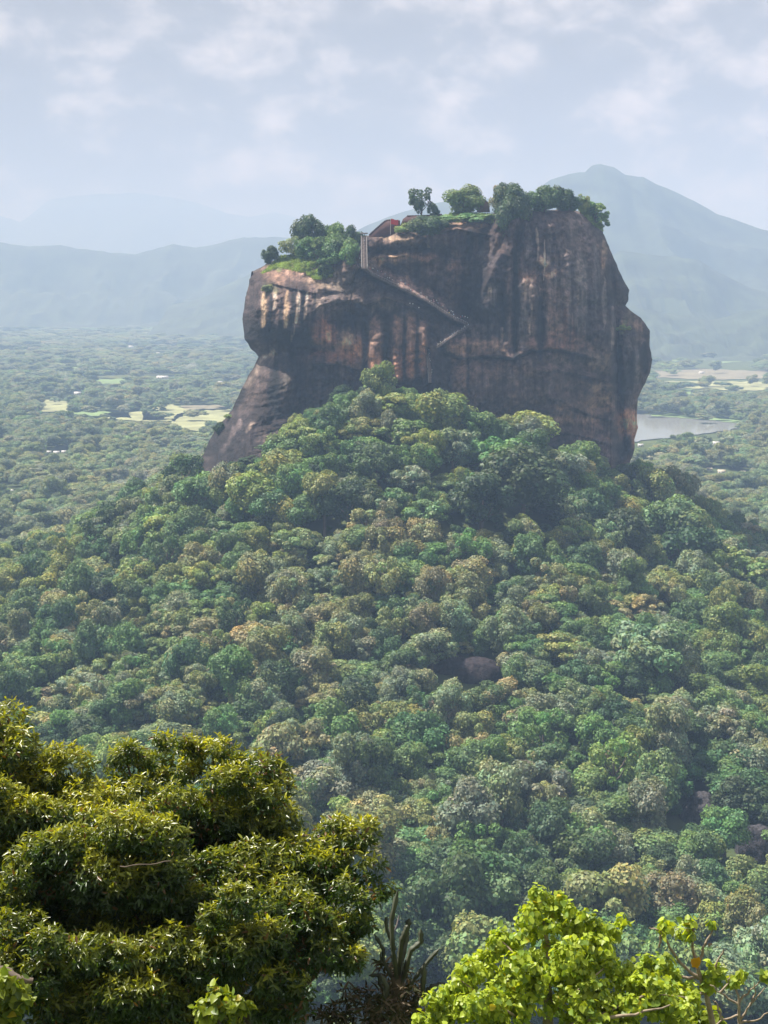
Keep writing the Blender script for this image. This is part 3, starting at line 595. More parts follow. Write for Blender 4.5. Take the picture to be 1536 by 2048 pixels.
def walkway(poly, up, lab, wid):
    P2 = np.array(poly, float); L2 = np.concatenate([[0], np.cumsum(np.hypot(*np.diff(P2, axis=0).T))]); n = int(L2[-1] / 2.6)
    t = np.linspace(0, L2[-1], n); pts = [rock_at(np.interp(k, L2, P2[:, 0]), np.interp(k, L2, P2[:, 1]) - up) for k in t]
    Y = np.array([p.y for p in pts]); Y = np.array([Y[max(0, i - 3):i + 4].min() for i in range(n)]); Y = np.convolve(np.pad(Y, 3, 'edge'), np.ones(7) / 7, 'valid')
    root = empty('walkway', pts[0]); tag(root, lab, 'walkway'); o = pts[0]; g = Geo(); r1 = Geo(); r2 = Geo(); top1, top2 = [], []
    for i in range(n - 1):
        c = (pts[i] + pts[i + 1]) / 2; y = (Y[i] + Y[i + 1]) / 2; w = abs(pts[i + 1].x - pts[i].x); zz = c.z - o.z
        g.box((c.x - o.x, y - .2 - o.y, zz - .55), (w * 1.02, wid, 1.0)); top1.append((c.x - o.x, y - wid / 2 - .1 - o.y, zz + .95)); top2.append((c.x - o.x, y + wid / 2 - .2 - o.y, zz + 1.0))
        if i % 2 == 0:
            r1.box((c.x - o.x, y - wid / 2 - .1 - o.y, zz + .4), (.14, .14, 1.1)); r2.box((c.x - o.x, y + wid / 2 - .2 - o.y, zz + .4), (.14, .14, 1.2))
    r1.add(*tube(top1, [.09] * len(top1), 5)); r2.add(*tube(top2, [.09] * len(top2), 5))
    link('steps', g.mesh('steps'), M_PATH, root); link('railing', r1.mesh('railing'), M_RAIL, root); link('railing', r2.mesh('railing'), M_RAIL, root)
M_PATH = simple_mat('worn_steps', (.11, .085, .078), .9, .35, .6)
walkway(RAMP, 3, 'long stepped walkway slanting down across the rock face with thin railings', 1.7)
walkway(RAMP2, 1, 'short stepped path doubling back below the long walkway', 1.6)
def wall_thing(poly, D, th, m, lab, cop=True):
    root = empty('brick_wall', P(poly[0][0], poly[0][1], D)); tag(root, lab, 'wall'); g = Geo(); solid_from_outline(poly, D, th, g); o = link('masonry', g.mesh('masonry'), m, root)
    o.matrix_parent_inverse = Matrix.Translation(-root.location)
    if cop:
        g = Geo()
        for (x0, y0), (x1, y1) in zip(cop[:-1], cop[1:]):
            a, b2 = P(x0, y0, D), P(x1, y1, D); dv = (b2 - a); k = max(2, int(dv.length / .9))
            for i in range(k):
                c = a + dv * ((i + .5) / k); g.box((c.x, c.y + th / 2, c.z + .12), (dv.length / k * .86, th + .5, .5 + .25 * random.random()))
        o = link('coping', g.mesh('coping'), M_BRICK, root); o.matrix_parent_inverse = Matrix.Translation(-root.location)
    return root
ytop = rock_at(765, 474).y
wall_thing([(736, 478), (738, 470), (748, 461), (760, 450), (771, 441), (786, 439), (800, 441), (802, 466), (780, 474), (760, 480)], ytop + 1.5, 3.0, M_BRICK, 'dark red brick wall stepping up to the summit above the stairway', [(738, 470), (748, 461), (760, 450), (771, 441), (786, 439)])
wall_thing([(800, 452), (806, 438), (814, 432), (850, 431), (884, 429), (892, 436), (894, 450)], rock_at(848, 455).y + 3, 2.0, M_BRICK, 'long low dark brick terrace wall under the open-crowned summit tree', [(814, 432), (850, 431), (884, 429)])
wall_thing([(954, 424), (956, 408), (962, 403), (970, 401), (978, 407), (980, 424)], rock_at(966, 438).y + 6, 4.0, M_BRICK2, 'small reddish brick ruin beside the olive summit tree', [(962, 403), (970, 401), (978, 407)])
D = ytop - 1.0; b0 = P(781, 466, D); root = empty('flag', b0); tag(root, 'red flag on a pale pole at the top of the brick wall', 'flag')
g = Geo(); g.add(*tube([(0, 0, -1), (0, 0, 8.9)], [.14, .11], 6)); link('pole', g.mesh('pole', True), M_POLE, root)
nx_, nz_ = 14, 8; U, W = np.meshgrid(np.linspace(0, 1, nx_), np.linspace(0, 1, nz_)); V = np.stack([.15 + U * 4.6, .5 * np.sin(U * 8 + W * 1.5) * U, 8.6 - W * 3.2 - U * .5 + .25 * np.sin(U * 7)], -1).reshape(-1, 3); i = np.arange(nx_ * nz_).reshape(nz_, nx_)
g = Geo(); Qf = np.stack([i[:-1, :-1], i[:-1, 1:], i[1:, 1:], i[1:, :-1]], -1).reshape(-1, 4); g.add(V, Qf); V2 = V + np.array([0, .03, 0]); g.add(V2, Qf[:, ::-1]); link('cloth', g.mesh('cloth', True), M_RED, root)

# ---- visitors on the walkway: one continuous small body each
def person_mesh(name, stride):
    me = bpy.data.meshes.new(name); 
    J = [((0, 0, .95), .14), ((0, 0, 1.2), .15), ((0, 0, 1.42), .13), ((0, 0, 1.54), .06), ((0, .01, 1.62), .085), ((0, .01, 1.72), .08),
         ((.10, stride, .52), .075), ((.11, stride * 1.1, .08), .05), ((.11, stride * 1.1 - .14, .04), .045), ((-.10, -stride, .52), .075), ((-.11, -stride * 1.2, .08), .05), ((-.11, -stride * 1.2 - .14, .04), .045),
         ((.2, 0, 1.40), .06), ((.27, .03, 1.13), .045), ((.27, -.1, .9), .035), ((-.2, 0, 1.40), .06), ((-.27, .03, 1.13), .045), ((-.27, -.08, .9), .035)]
    E = [(0, 1), (1, 2), (2, 3), (3, 4), (4, 5), (0, 6), (6, 7), (7, 8), (0, 9), (9, 10), (10, 11), (2, 12), (12, 13), (13, 14), (2, 15), (15, 16), (16, 17)]
    me.from_pydata([j[0] for j in J], E, []); o = bpy.data.objects.new(name, me); COL.objects.link(o)
    o.modifiers.new('skin', 'SKIN'); sv = me.skin_vertices[0].data
    for i, j in enumerate(J): sv[i].radius = (j[1], j[1])
    sv[0].use_root = True; o.modifiers.new('sub', 'SUBSURF').levels = 1
    dg = bpy.context.evaluated_depsgraph_get(); m2 = bpy.data.meshes.new_from_object(o.evaluated_get(dg)); m2.name = name
    bpy.data.objects.remove(o); bpy.data.meshes.remove(me)
    m2.materials.clear()
    for q in (M_SHIRT, M_SKIN, M_TROUSERS, M_HAIR): m2.materials.append(q)
    for f in m2.polygons:
        z = f.center.z; x = abs(f.center.x)
        f.material_index = 1 if (1.5 < z < 1.66) or (x > .2 and z < 1.1) else 3 if z >= 1.66 else 0 if z > .92 else 2
    return m2
m, nt, out = mat('shirt_cloth'); b = N(nt, 'ShaderNodeBsdfPrincipled'); b.inputs['Roughness'].default_value = .9; oi = N(nt, 'ShaderNodeObjectInfo'); L(nt, oi.outputs['Color'], b.inputs['Base Color']); L(nt, b.outputs['BSDF'], out.inputs['Surface']); M_SHIRT = m
M_SKIN = simple_mat('skin', (.35, .2, .13), .6, .1); M_TROUSERS = simple_mat('trouser_cloth', (.12, .12, .15), .9, .3, .5); M_HAIR = simple_mat('hair', (.03, .025, .02), .7, .2)
PM = [person_mesh('person', .10), person_mesh('person', .22)]
SHIRTS = [('white', (.85, .85, .84)), ('white', (.85, .85, .84)), ('pink', (.75, .45, .48)), ('pale blue', (.45, .6, .78)), ('red', (.6, .08, .07)), ('white', (.85, .85, .84)), ('yellow', (.75, .6, .2)), ('dark', (.08, .08, .1))]
def crowd(poly, n, lo, hi, where, cols=SHIRTS):
    P2 = np.array(poly, float); L2 = np.concatenate([[0], np.cumsum(np.hypot(*np.diff(P2, axis=0).T))])
    for i in range(n):
        t = (i + random.uniform(.1, .9)) / n * L2[-1]; a = np.interp(t, L2, P2[:, 0]); b2 = np.interp(t, L2, P2[:, 1]) - random.uniform(lo, hi)
        q = rock_at(a, b2); cn, cc = random.choice(cols)
        o = bpy.data.objects.new('person', random.choice(PM)); COL.objects.link(o); o.location = (q.x, q.y - 1.0, q.z + .05); o.rotation_euler = (0, 0, random.uniform(0, 6.28)); s = random.uniform(.95, 1.08); o.scale = (s, s, s); o.color = (*cc, 1)
        tag(o, f'tiny visitor in {cn} top {where}', 'person', f'visitors {where}')
crowd(RAMP[:5], 26, 1, 14, 'on the upper half of the diagonal walkway')
crowd(RAMP[4:], 24, 1, 13, 'on the lower half of the diagonal walkway')
crowd(RAMP2, 11, 0, 3, 'on the short return path below the walkway', SHIRTS[:2] + SHIRTS[3:4])
crowd([(729, 534), (729, 478)], 9, 0, 2, 'on the steep stairs with white railings')
crowd([(858, 704), (864, 752)], 9, 0, 1, 'on the narrow lower stairway', SHIRTS[:2])
crowd([(812, 608), (846, 624)], 3, 0, 2, 'on the ledge above the orange pillars', SHIRTS[:1])

# ---- boulders and outcrops in the forest
def boulder(px, py, wpx, hpx, D, lab, seed, name='boulder', dz=0.0, m=None):
    w, h = wpx / F * D, hpx / F * D; p = P(px, py, D)
    th, ph = np.meshgrid(np.linspace(0, 2 * np.pi, 72, endpoint=False), np.linspace(0, np.pi, 40)); d = np.stack([np.sin(ph) * np.cos(th), np.sin(ph) * np.sin(th), np.cos(ph)], -1)
    r = 1 + .22 * fbm(d[..., 0] * 1.3, d[..., 1] * 1.3, d[..., 2] * 1.6, 4, seed) + .05 * fbm(d[..., 0] * 6, d[..., 1] * 6, d[..., 2] * 3, 3, seed + 1)
    V = d * r[..., None] * np.array([w / 2, w * .42, h * .62]); ii = np.arange(th.size).reshape(th.shape); nx2 = np.roll(ii, -1, 1)
    o = link(name, mesh_np(name, V.reshape(-1, 3), [np.stack([ii[:-1], ii[1:], nx2[1:], nx2[:-1]], -1).reshape(-1, 4)], True), m or M_BOULDER); o.location = (p.x, p.y, p.z + dz)
    return tag(o, lab, 'rock')

# ------------------------------------------------------------------ tree prototypes (unit width 1, base at z = 0)
def quads_from(C, Nn, size, rot, asp=0.75, fold=0.0):
    """small leaf-clump quads centred at C with normals Nn"""
    n = len(C); ref = np.where(np.abs(Nn[:, 2:3]) < .9, np.array([[0, 0, 1.0]]), np.array([[1.0, 0, 0]]))
    a = np.cross(Nn, ref); a /= np.linalg.norm(a, axis=1, keepdims=True) + 1e-9; b2 = np.cross(Nn, a)
    c, s = np.cos(rot)[:, None], np.sin(rot)[:, None]; a, b2 = a * c + b2 * s, -a * s + b2 * c
    sz = size[:, None] * .5
    k = [C - a * sz, C - b2 * sz * asp + Nn * sz * fold, C + a * sz, C + b2 * sz * asp + Nn * sz * fold]
    V = np.stack(k, 1).reshape(-1, 3); return V, np.arange(n * 4).reshape(n, 4)
def crown_mesh(name, seed, nl, rx, rz, zc, lobe, nq, qs, flat=.7, spread=.5, bare=0.0, core=True):
    """crown of many leaf clumps over overlapping lobes; lobes are scattered in an uneven dome"""
    r = np.random.default_rng(seed); lob = []; asx = r.uniform(.86, 1.18)
    for i in range(int(nl * 1.25)):
        for _ in range(60):
            d = r.normal(size=3); d /= np.linalg.norm(d); d[2] = d[2] * .9 + .12
            q = r.uniform(.35, 1.0) ** .5 * (1 - lobe[0] * .6)
            c = np.array([d[0] * rx * q, d[1] * rx * q, zc + d[2] * rz * q])
            if all(np.linalg.norm((c - o[0]) / np.array([1, 1, .8])) > lobe[0] * .75 for o in lob): break
        lob.append((c * np.array([asx, 1 / asx, 1]), lobe[0] * .75 + (lobe[1] * 1.12 - lobe[0] * .75) * r.random() ** 1.6))
    g = Geo()
    A = np.array([o[1] ** 2 for o in lob]); A = A / A.sum()
    for (c, R), a in zip(lob, A):
        n = max(12, int(nq * a)); d = r.normal(size=(n, 3)); d[:, 2] += .35; d /= np.linalg.norm(d, axis=1, keepdims=True)
        rr = R * (1 + .28 * fbm(d[:, 0] * 2.2 + c[0] * 9, d[:, 1] * 2.2 + c[1] * 9, d[:, 2] * 2.2, 3, seed)) * (1 - .30 * r.random(n) ** 2)
        C = c + d * rr[:, None] * np.array([1, 1, flat])
        if bare: k = r.random(n) > bare; C, d = C[k], d[k]; n = len(C)
        Nn = d + np.array([0, 0, .45]) + r.normal(size=(n, 3)) * spread; Nn /= np.linalg.norm(Nn, axis=1, keepdims=True)
        V, Q = quads_from(C, Nn, qs * r.uniform(.6, 1.75, n), r.uniform(0, 6.28, n), .7, .2)
        hue = np.array([1 + r.normal(0, .10), 1, 1 + r.normal(0, .10)]); t = hue * np.repeat(np.clip(r.normal(1.0, .22, n), .5, 1.7)[:, None] * (1 + np.array([[.10, 0, -.06]]) * r.normal(0, 1, (n, 1))), 4, 0) * r.uniform(.80, 1.2)
        g.add(V, Q, t)
        if core:
            m_, k_ = 8, 6; th, ph = np.meshgrid(np.linspace(0, 2 * np.pi, m_, endpoint=False), np.linspace(.15, np.pi - .15, k_))
            rad = R * .74; W = np.stack([np.sin(ph) * np.cos(th), np.sin(ph) * np.sin(th), np.cos(ph) * flat], -1).reshape(-1, 3) * rad * r.uniform(.85, 1.1, (m_ * k_, 1)) + c
            ii = np.arange(m_ * k_).reshape(k_, m_); nxt = np.roll(ii, -1, 1)
            g.add(W, np.stack([ii[:-1], ii[1:], nxt[1:], nxt[:-1]], -1).reshape(-1, 4), (.8, .8, .8))
    return g.mesh(name)
def trunk_mesh(name, seed, h=.6, r0=.032, lean=.05, limbs=5, reach=.28):
    r = random.Random(seed); g = Geo(); lx, ly = r.uniform(-lean, lean), r.uniform(-lean, lean)
    g.add(*tube([(0, 0, -.12), (lx * .3, ly * .3, h * .35), (lx, ly, h * .75), (lx * 1.2, ly * 1.2, h)], [r0 * 1.35, r0, r0 * .7, r0 * .25], 7))
    for i in range(limbs):
        a = 6.28 * i / limbs + r.uniform(-.4, .4); z0 = h * r.uniform(.45, .75); q = reach * r.uniform(.7, 1.1)
        g.add(*tube([(lx * z0 / h, ly * z0 / h, z0), (math.cos(a) * q * .5, math.sin(a) * q * .5, z0 + h * .16), (math.cos(a) * q, math.sin(a) * q, z0 + h * .38)], [r0 * .55, r0 * .38, r0 * .14], 5))
    return g.mesh(name, True)
# (crown, trunk, shape word)
KINDS = []
spec = [('rounded', 11, 15, .42, .34, .62, (.13, .22), 4600, .041, .8), ('rounded', 12, 20, .44, .30, .60, (.11, .19), 4800, .039, .8),
        ('broad', 13, 18, .50, .22, .55, (.12, .20), 4800, .039, .62), ('layered', 14, 22, .48, .26, .58, (.10, .17), 4600, .040, .45),
        ('tall', 15, 15, .36, .46, .80, (.13, .21), 4600, .041, .9), ('billowy', 16, 11, .42, .34, .62, (.17, .26), 4600, .041, .85),
        ('loose', 17, 20, .44, .34, .62, (.09, .16), 3800, .038, .75), ('layered', 18, 16, .46, .30, .62, (.12, .19), 4400, .043, .5)]
for i, (w, sd, nl, rx, rz, zc, lobe, nq, qs, fl) in enumerate(spec):
    KINDS.append((crown_mesh('crown', sd, nl, rx, rz, zc, lobe, nq, qs, fl, core=(w != 'loose')), trunk_mesh('trunk', sd, zc), w))
for c, t, w in KINDS:
    c.materials.append(M_TREE); t.materials.append(M_BARK)
COLS = {'dark green': (.062, .108, .046), 'deep green': (.098, .180, .070), 'mid green': (.155, .26, .092), 'bright green': (.225, .30, .095), 'yellow-green': (.275, .33, .10),
        'olive': (.24, .285, .115), 'tan-green': (.31, .32, .15), 'brownish': (.26, .25, .14), 'grey-green': (.235, .29, .17)}
def put_tree(x, y, w, h, kind, colour, label, group, name='forest_tree', z=None, cat='tree', jit=.10, trunk=True):
    z = hq(x, y) if z is None else z
    t = empty(name, (x, y, z - .02 * w), random.uniform(0, 6.28), (w * random.uniform(.85, 1.15), w * random.uniform(.85, 1.15), h))
    t.rotation_euler.x, t.rotation_euler.y = random.uniform(-.16, .16), random.uniform(-.16, .16); tag(t, label, cat, group)
    c = bpy.data.objects.new('crown', KINDS[kind][0]); COL.objects.link(c); c.parent = t
    cc = COLS[colour] if isinstance(colour, str) else colour
    j = [1 + random.uniform(-jit, jit) for _ in range(3)]; c.color = (cc[0] * j[0], cc[1] * j[1], cc[2] * j[2], 1)
    if trunk:
        k = bpy.data.objects.new('trunk', KINDS[kind][1]); COL.objects.link(k); k.parent = t
    return t
def hill_hit(px, py, ch):
    """where the sight line through (px,py) is ch metres above the hill"""
    for D in np.arange(330, 1300, 2.0):
        p = P(px, py, D)
        if p.z <= hq(p.x, D) + ch: return D
    return None
FRONT_CROWN = [(0, 1400), (30, 1420), (50, 1470), (110, 1450), (150, 1490), (190, 1460), (260, 1480), (330, 1465), (450, 1455), (480, 1490), (540, 1480), (570, 1530), (600, 1590), (610, 1640), (660, 1610), (700, 1600),
               (760, 1640), (765, 1690), (775, 1760), (800, 1780), (760, 1830), (770, 1900), (830, 1960), (900, 1900), (1050, 1830), (1150, 1830), (1250, 1890), (1380, 1960), (1400, 2060), (-20, 2060), (-20, 1380)]
# ---- every visible tree of the hill: (x, y, w, h, kind, colour)
def pick_colour(px, py, x, y, rr):
    tan = np.clip(.5 + .9 * fbm(x / 55, y / 70, 0, 3, 301) + .42 * math.exp(-((px - 620) / 420) ** 2 - ((py - 1330) / 230) ** 2) - .5 * math.exp(-((px - 900) / 420) ** 2 - ((py - 900) / 130) ** 2) + .12 * math.exp(-((px - 1100) / 250) ** 2 - ((py - 1600) / 130) ** 2) - .30 * (px < 330) * (py < 1220) - .18 * (py > 1680), 0, 1)
    if rr < tan * .70: return random.choice(['olive', 'tan-green', 'tan-green', 'grey-green', 'tan-green', 'olive', 'grey-green', 'olive', 'grey-green', 'brownish', 'mid green'])
    return random.choice(['dark green', 'deep green', 'deep green', 'mid green', 'mid green', 'mid green', 'bright green', 'grey-green', 'yellow-green' if py < 1250 else 'mid green'])
HILL = []
BIG = [(880, 815, 150, 'billowy', 'bright green'), (800, 860, 110, 'layered', 'mid green'), (1062, 845, 120, 'billowy', 'yellow-green'), (1150, 900, 120, 'rounded', 'mid green'), (970, 860, 90, 'rounded', 'deep green'), (985, 905, 140, 'broad', 'mid green'),
       (905, 905, 100, 'tall', 'grey-green'), (1040, 960, 170, 'billowy', 'dark green'), (960, 990, 150, 'rounded', 'dark green'), (1130, 960, 100, 'tall', 'grey-green'), (1230, 945, 90, 'rounded', 'mid green'), (1300, 985, 120, 'rounded', 'olive'),
       (1340, 1045, 150, 'billowy', 'mid green'), (1370, 1085, 140, 'rounded', 'dark green'), (1240, 1050, 140, 'rounded', 'dark green'), (1170, 1010, 110, 'rounded', 'deep green'), (1440, 1110, 130, 'layered', 'bright green'), (1500, 1150, 120, 'layered', 'bright green'),
       (700, 770, 90, 'rounded', 'dark green'), (640, 810, 90, 'rounded', 'deep green'), (740, 792, 80, 'rounded', 'dark green'), (720, 850, 110, 'layered', 'bright green'), (620, 880, 110, 'layered', 'bright green'), (540, 860, 90, 'broad', 'deep green'), (560, 930, 120, 'billowy', 'bright green'), (600, 950, 90, 'rounded', 'grey-green'),
       (500, 890, 80, 'loose', 'dark green'), (400, 985, 110, 'billowy', 'mid green'), (375, 950, 100, 'loose', 'dark green'), (445, 935, 60, 'rounded', 'yellow-green'), (500, 990, 120, 'billowy', 'bright green'), (480, 1010, 90, 'rounded', 'mid green'), (650, 1010, 110, 'tall', 'yellow-green'), (700, 1000, 120, 'billowy', 'dark green'),
       (190, 1075, 120, 'loose', 'dark green'), (340, 1060, 110, 'layered', 'yellow-green'), (300, 1090, 80, 'layered', 'bright green'), (840, 920, 100, 'rounded', 'mid green'), (760, 930, 110, 'rounded', 'deep green'), (860, 1010, 120, 'layered', 'mid green'),
       (1300, 1295, 170, 'broad', 'grey-green'), (1360, 1340, 110, 'rounded', 'grey-green'), (1130, 1300, 120, 'layered', 'bright green'), (1250, 1360, 100, 'rounded', 'dark green'), (1040, 1270, 110, 'rounded', 'deep green'), (980, 1400, 120, 'loose', 'deep green'), (860, 1300, 110, 'rounded', 'grey-green'),
       (1310, 1470, 110, 'broad', 'bright green'), (1420, 1440, 130, 'broad', 'grey-green'), (1340, 1560, 110, 'rounded', 'deep green'), (1450, 1650, 120, 'rounded', 'mid green'), (1490, 1600, 120, 'rounded', 'dark green'), (1400, 1700, 120, 'billowy', 'mid green'), (1500, 1740, 120, 'rounded', 'olive'),
       (1300, 1740, 130, 'loose', 'olive'), (1260, 1800, 120, 'loose', 'dark green'), (980, 1750, 140, 'layered', 'bright green'), (900, 1790, 130, 'layered', 'mid green'), (820, 1840, 110, 'loose', 'dark green'), (1100, 1680, 110, 'rounded', 'brownish'), (940, 1620, 120, 'broad', 'olive'),
       (1440, 1830, 130, 'rounded', 'bright green'), (1500, 1880, 130, 'rounded', 'dark green'), (1350, 1820, 120, 'rounded', 'mid green'), (700, 1560, 110, 'rounded', 'dark green'), (790, 1620, 110, 'rounded', 'dark green'), (770, 1500, 110, 'layered', 'bright green'), (640, 1500, 90, 'layered', 'mid green')]
WORDS = {k[2]: i for i, k in enumerate(KINDS)}
TOPL = np.array([(380, 900), (410, 935), (470, 950), (560, 850), (610, 815), (640, 790), (700, 742), (770, 765), (880, 768), (960, 792), (1010, 805), (1060, 782), (1110, 825), (1150, 848), (1200, 895), (1225, 925), (1262, 938), (1300, 940)])
def over_line(x, y, z, h, w):
    if y < 700: return False
    px, py = px_of(x, y, z + h * .97); e = w / y * F * .42
    if px < 390 or px > 1275: return False
    return any(py < np.interp(q, TOPL[:, 0], TOPL[:, 1]) - 2 for q in (px - e, px, px + e))
def clear_of(x, y):
    """bare rock, boulders and the hut yard stay free of trees"""
    px, py = px_of(x, y, hq(x, y) + 4)
    for cx, cy, rx, ry in ((930, 1345, 75, 34), (1400, 1640, 60, 50), (1500, 1700, 50, 40), (1040, 868, 55, 16)):
        if ((px - cx) / rx) ** 2 + ((py - cy) / ry) ** 2 < 1: return False
    return True
BARE = ((935, 1340, 72, 28), (1402, 1615, 26, 26), (1508, 1685, 16, 22))
def hides(x, y, h, w):
    px, py = px_of(x, y, hq(x, y) + h * .6); e = w / y * F * .42; f = h / y * F * .36
    return any(((px - cx) / (rx + e)) ** 2 + ((py - cy) / (ry + f)) ** 2 < 1 for cx, cy, rx, ry in BARE)
for px, py, wpx, w, col in BIG:
    D = hill_hit(px, py, wpx / F * 850 * .55 if py < 1150 else wpx / F * 600 * .55)
    if D is None: continue
    D = min(D, 872 if 560 < px < 1180 else 905); wm = wpx / F * D; x = (px - CX) / F * D
    hm_ = wm * random.uniform(.85, 1.0)
    for _ in range(14):
        if not over_line(x, D, hq(x, D), hm_, wm): break
        hm_ *= .92; wm *= .965
    ks = [i for i, k in enumerate(KINDS) if k[2] == w]; HILL.append((x, D, wm, hm_, random.choice(ks), col))
grid = []
y = 405.0
while y < 960:
    step = np.interp(y, [405, 480, 600, 760, 860], [10, 9.4, 8.6, 9.2, 10.5]); x = -.30 * y
    while x < .30 * y:
        gx, gy = x + random.uniform(-.42, .42) * step, y + random.uniform(-.42, .42) * step; x += step
        if not clear_of(gx, gy): continue
        if gy > 855 and abs(gx - 10) < 105: continue
        r = math.hypot(gx - HX, (gy - HYC) / 1.55)
        wm = step * random.choice([1.15, 1.4, 1.65, 1.95, 2.35]) * random.uniform(.9, 1.1)
        if any((gx - b[0]) ** 2 + (gy - b[1]) ** 2 < (b[2] * .38) ** 2 for b in HILL[:len(BIG)]): continue
        pxx, pyy = px_of(gx, gy, hq(gx, gy) + wm * .6)
        if pxx < -60 or pxx > 1600 or pyy > 2130: continue
        if hides(gx, gy, wm, wm): continue
        if over_line(gx, gy, hq(gx, gy), wm * .95, wm):
            wm *= .5
            if hides(gx, gy, wm, wm): continue
        if over_line(gx, gy, hq(gx, gy), wm * .95, wm): continue
        grid.append((gx, gy, wm, wm * random.uniform(.75, 1.3), random.randrange(len(KINDS)), pick_colour(pxx, pyy, gx, gy, random.random())))
    y += step * .92
ALLT = HILL + grid
def seen_px(t):
    return px_of(t[0], t[1], hq(t[0], t[1]) + t[3] * .62)
keep = []
for i, t in enumerate(ALLT):
    a, b2 = seen_px(t); s = t[2] / t[1]
    hid = bool(in_poly(FRONT_CROWN, a, b2 - 10)) or a < 5 or a > 1531 or b2 > 2010
    keep.append((-(1.35 if i < len(HILL) else 1.0) * s + (10 if hid else 0), i))
keep.sort(); IND = [i for k, i in keep[:290] if k < 5]; indset = set(IND)
# ---- labels that single each tree out
ROWS = [(0, 880, 'hugging the cliff foot'), (880, 960, 'just below the cliff'), (960, 1060, 'high on the slope'), (1060, 1180, 'on the upper slope'), (1180, 1290, 'above the dark boulder'), (1290, 1400, 'level with the dark boulder'),
        (1400, 1520, 'below the dark boulder'), (1520, 1640, 'on the lower slope'), (1640, 1760, 'near the grey outcrops'), (1760, 1880, 'near the hill foot'), (1880, 3000, 'at the hill foot')]
COLSX = [(-99, 200, 'far left'), (200, 420, 'left flank'), (420, 620, 'under the left head'), (620, 800, 'under the pillared cave'), (800, 960, 'under the stairway'), (960, 1120, 'under the cracked cliff'), (1120, 1260, 'under the right buttress'), (1260, 1400, 'right of the rock'), (1400, 1700, 'far right')]
def lab_of(t):
    a, b2 = seen_px(t); wpx = t[2] / t[1] * F
    size = 'big' if wpx > 105 else 'medium' if wpx > 78 else 'small'
    row = next(r[2] for r in ROWS if r[0] <= b2 < r[1]); col = next(c[2] for c in COLSX if c[0] <= a < c[1])
    return f"{size} {t[5]} {KINDS[t[4]][2]} tree {row}, {col}"
cells = {}
for i in IND: cells.setdefault(lab_of(ALLT[i]), []).append(i)
LAB = {}
for k, v in cells.items():
    v.sort(key=lambda i: seen_px(ALLT[i])[0]); n = len(v)
    for j, i in enumerate(v):
        LAB[i] = k if n == 1 else k + (', left one' if j == 0 else ', right one' if j == n - 1 else ', middle one' if n == 3 else f', {["first", "second", "third", "fourth", "fifth"][min(j, 4)]} from left')
for i in IND:
    x, y, w, h, kd, col = ALLT[i]; put_tree(x, y, w, h, kd, col, LAB[i], 'trees of the forested slope')
# ---- houses of the plain, smoke, hut
HOUSES = [(155, 790, 13, 'white house at the left end of the dry fields beside a dark wood'), (325, 757, 22, 'long white building far off in the left plain'), (440, 767, 8, 'tiny white house close to the left edge of the rock'),
          (98, 906, 8, 'white roof at the left of the three in the left plain'), (113, 908, 11, 'biggest white roof, middle of the three in the left plain'), (128, 906, 9, 'white roof at the right of the three in the left plain'),
          (24, 982, 5, 'tiny white house at the left edge among grey-green trees'), (126, 1082, 14, 'pale grey roofed house in dark trees left of the hill foot'), (8, 1096, 10, 'white roof at the left frame edge nearest the viewer'), (262, 695, 9, 'faint white house in the haze far left of the rock'),
          (1438, 696, 11, 'white and red tall house by the far right fields'), (1403, 748, 10, 'small white house standing in the tan right fields'), (1432, 890, 13, 'white house in the wood below the lake'), (1419, 941, 10, 'cream house beside bright yellow-green trees on the right'),
          (1443, 947, 14, 'wide cream roofed house on the right plain'), (1486, 946, 8, 'small white house right of the wide cream roof'), (1281, 893, 10, 'white house at the lake tip touching the rock edge'), (316, 708, 6, 'tiny white house far behind the long white building')]
HRED = ('white and red tall house by the far right fields',)
M_WALLW = simple_mat('white_wall', (.82, .8, .76), .8, .08, .5); M_ROOFW = simple_mat('metal_roof', (.78, .78, .77), .5, .1, .3); M_ROOFT = simple_mat('tile_roof', (.42, .22, .15), .8, .2, .3); M_ROOFC = simple_mat('cream_roof', (.75, .66, .5), .7, .1, .3); M_DARK = simple_mat('dark_opening', (.03, .03, .035), .6, .2)
def house(loc, w, d, h, rh, mw, mr, lab, rz=0.0, name='house', door=True):
    root = empty(name, loc, rz); tag(root, lab, 'house'); g = Geo(); g.box((0, 0, h / 2 - .4), (w, d, h + .8)); 
    g.add(np.array([(-w / 2, -d / 2, h), (-w / 2, d / 2, h), (-w / 2, 0, h + rh * .92), (w / 2, -d / 2, h), (w / 2, d / 2, h), (w / 2, 0, h + rh * .92)]), np.array([(0, 2, 1), (3, 4, 5)]))
    link('wall', g.mesh('wall'), mw, root); e = .5; g = Geo()
    for s in (-1, 1):
        A = np.array([(-w / 2 - e, s * (d / 2 + e), h - .3), (w / 2 + e, s * (d / 2 + e), h - .3), (w / 2 + e, 0, h + rh), (-w / 2 - e, 0, h + rh)]); B = A + np.array([0, 0, .18])
        g.add(np.concatenate([A, B]), np.array([(0, 1, 2, 3), (4, 7, 6, 5), (0, 4, 5, 1), (1, 5, 6, 2), (3, 7, 4, 0)]))
    link('roof', g.mesh('roof'), mr, root)
    if door:
        g = Geo(); g.box((w * .1, -d / 2 - .02, h * .42), (w * .09, .08, h * .84)); link('door', g.mesh('door'), M_DARK, root)
        for q in (-.3, .33):
            g = Geo(); g.box((w * q, -d / 2 - .02, h * .58), (w * .12, .08, h * .34)); link('window', g.mesh('window'), M_DARK, root)
    return root
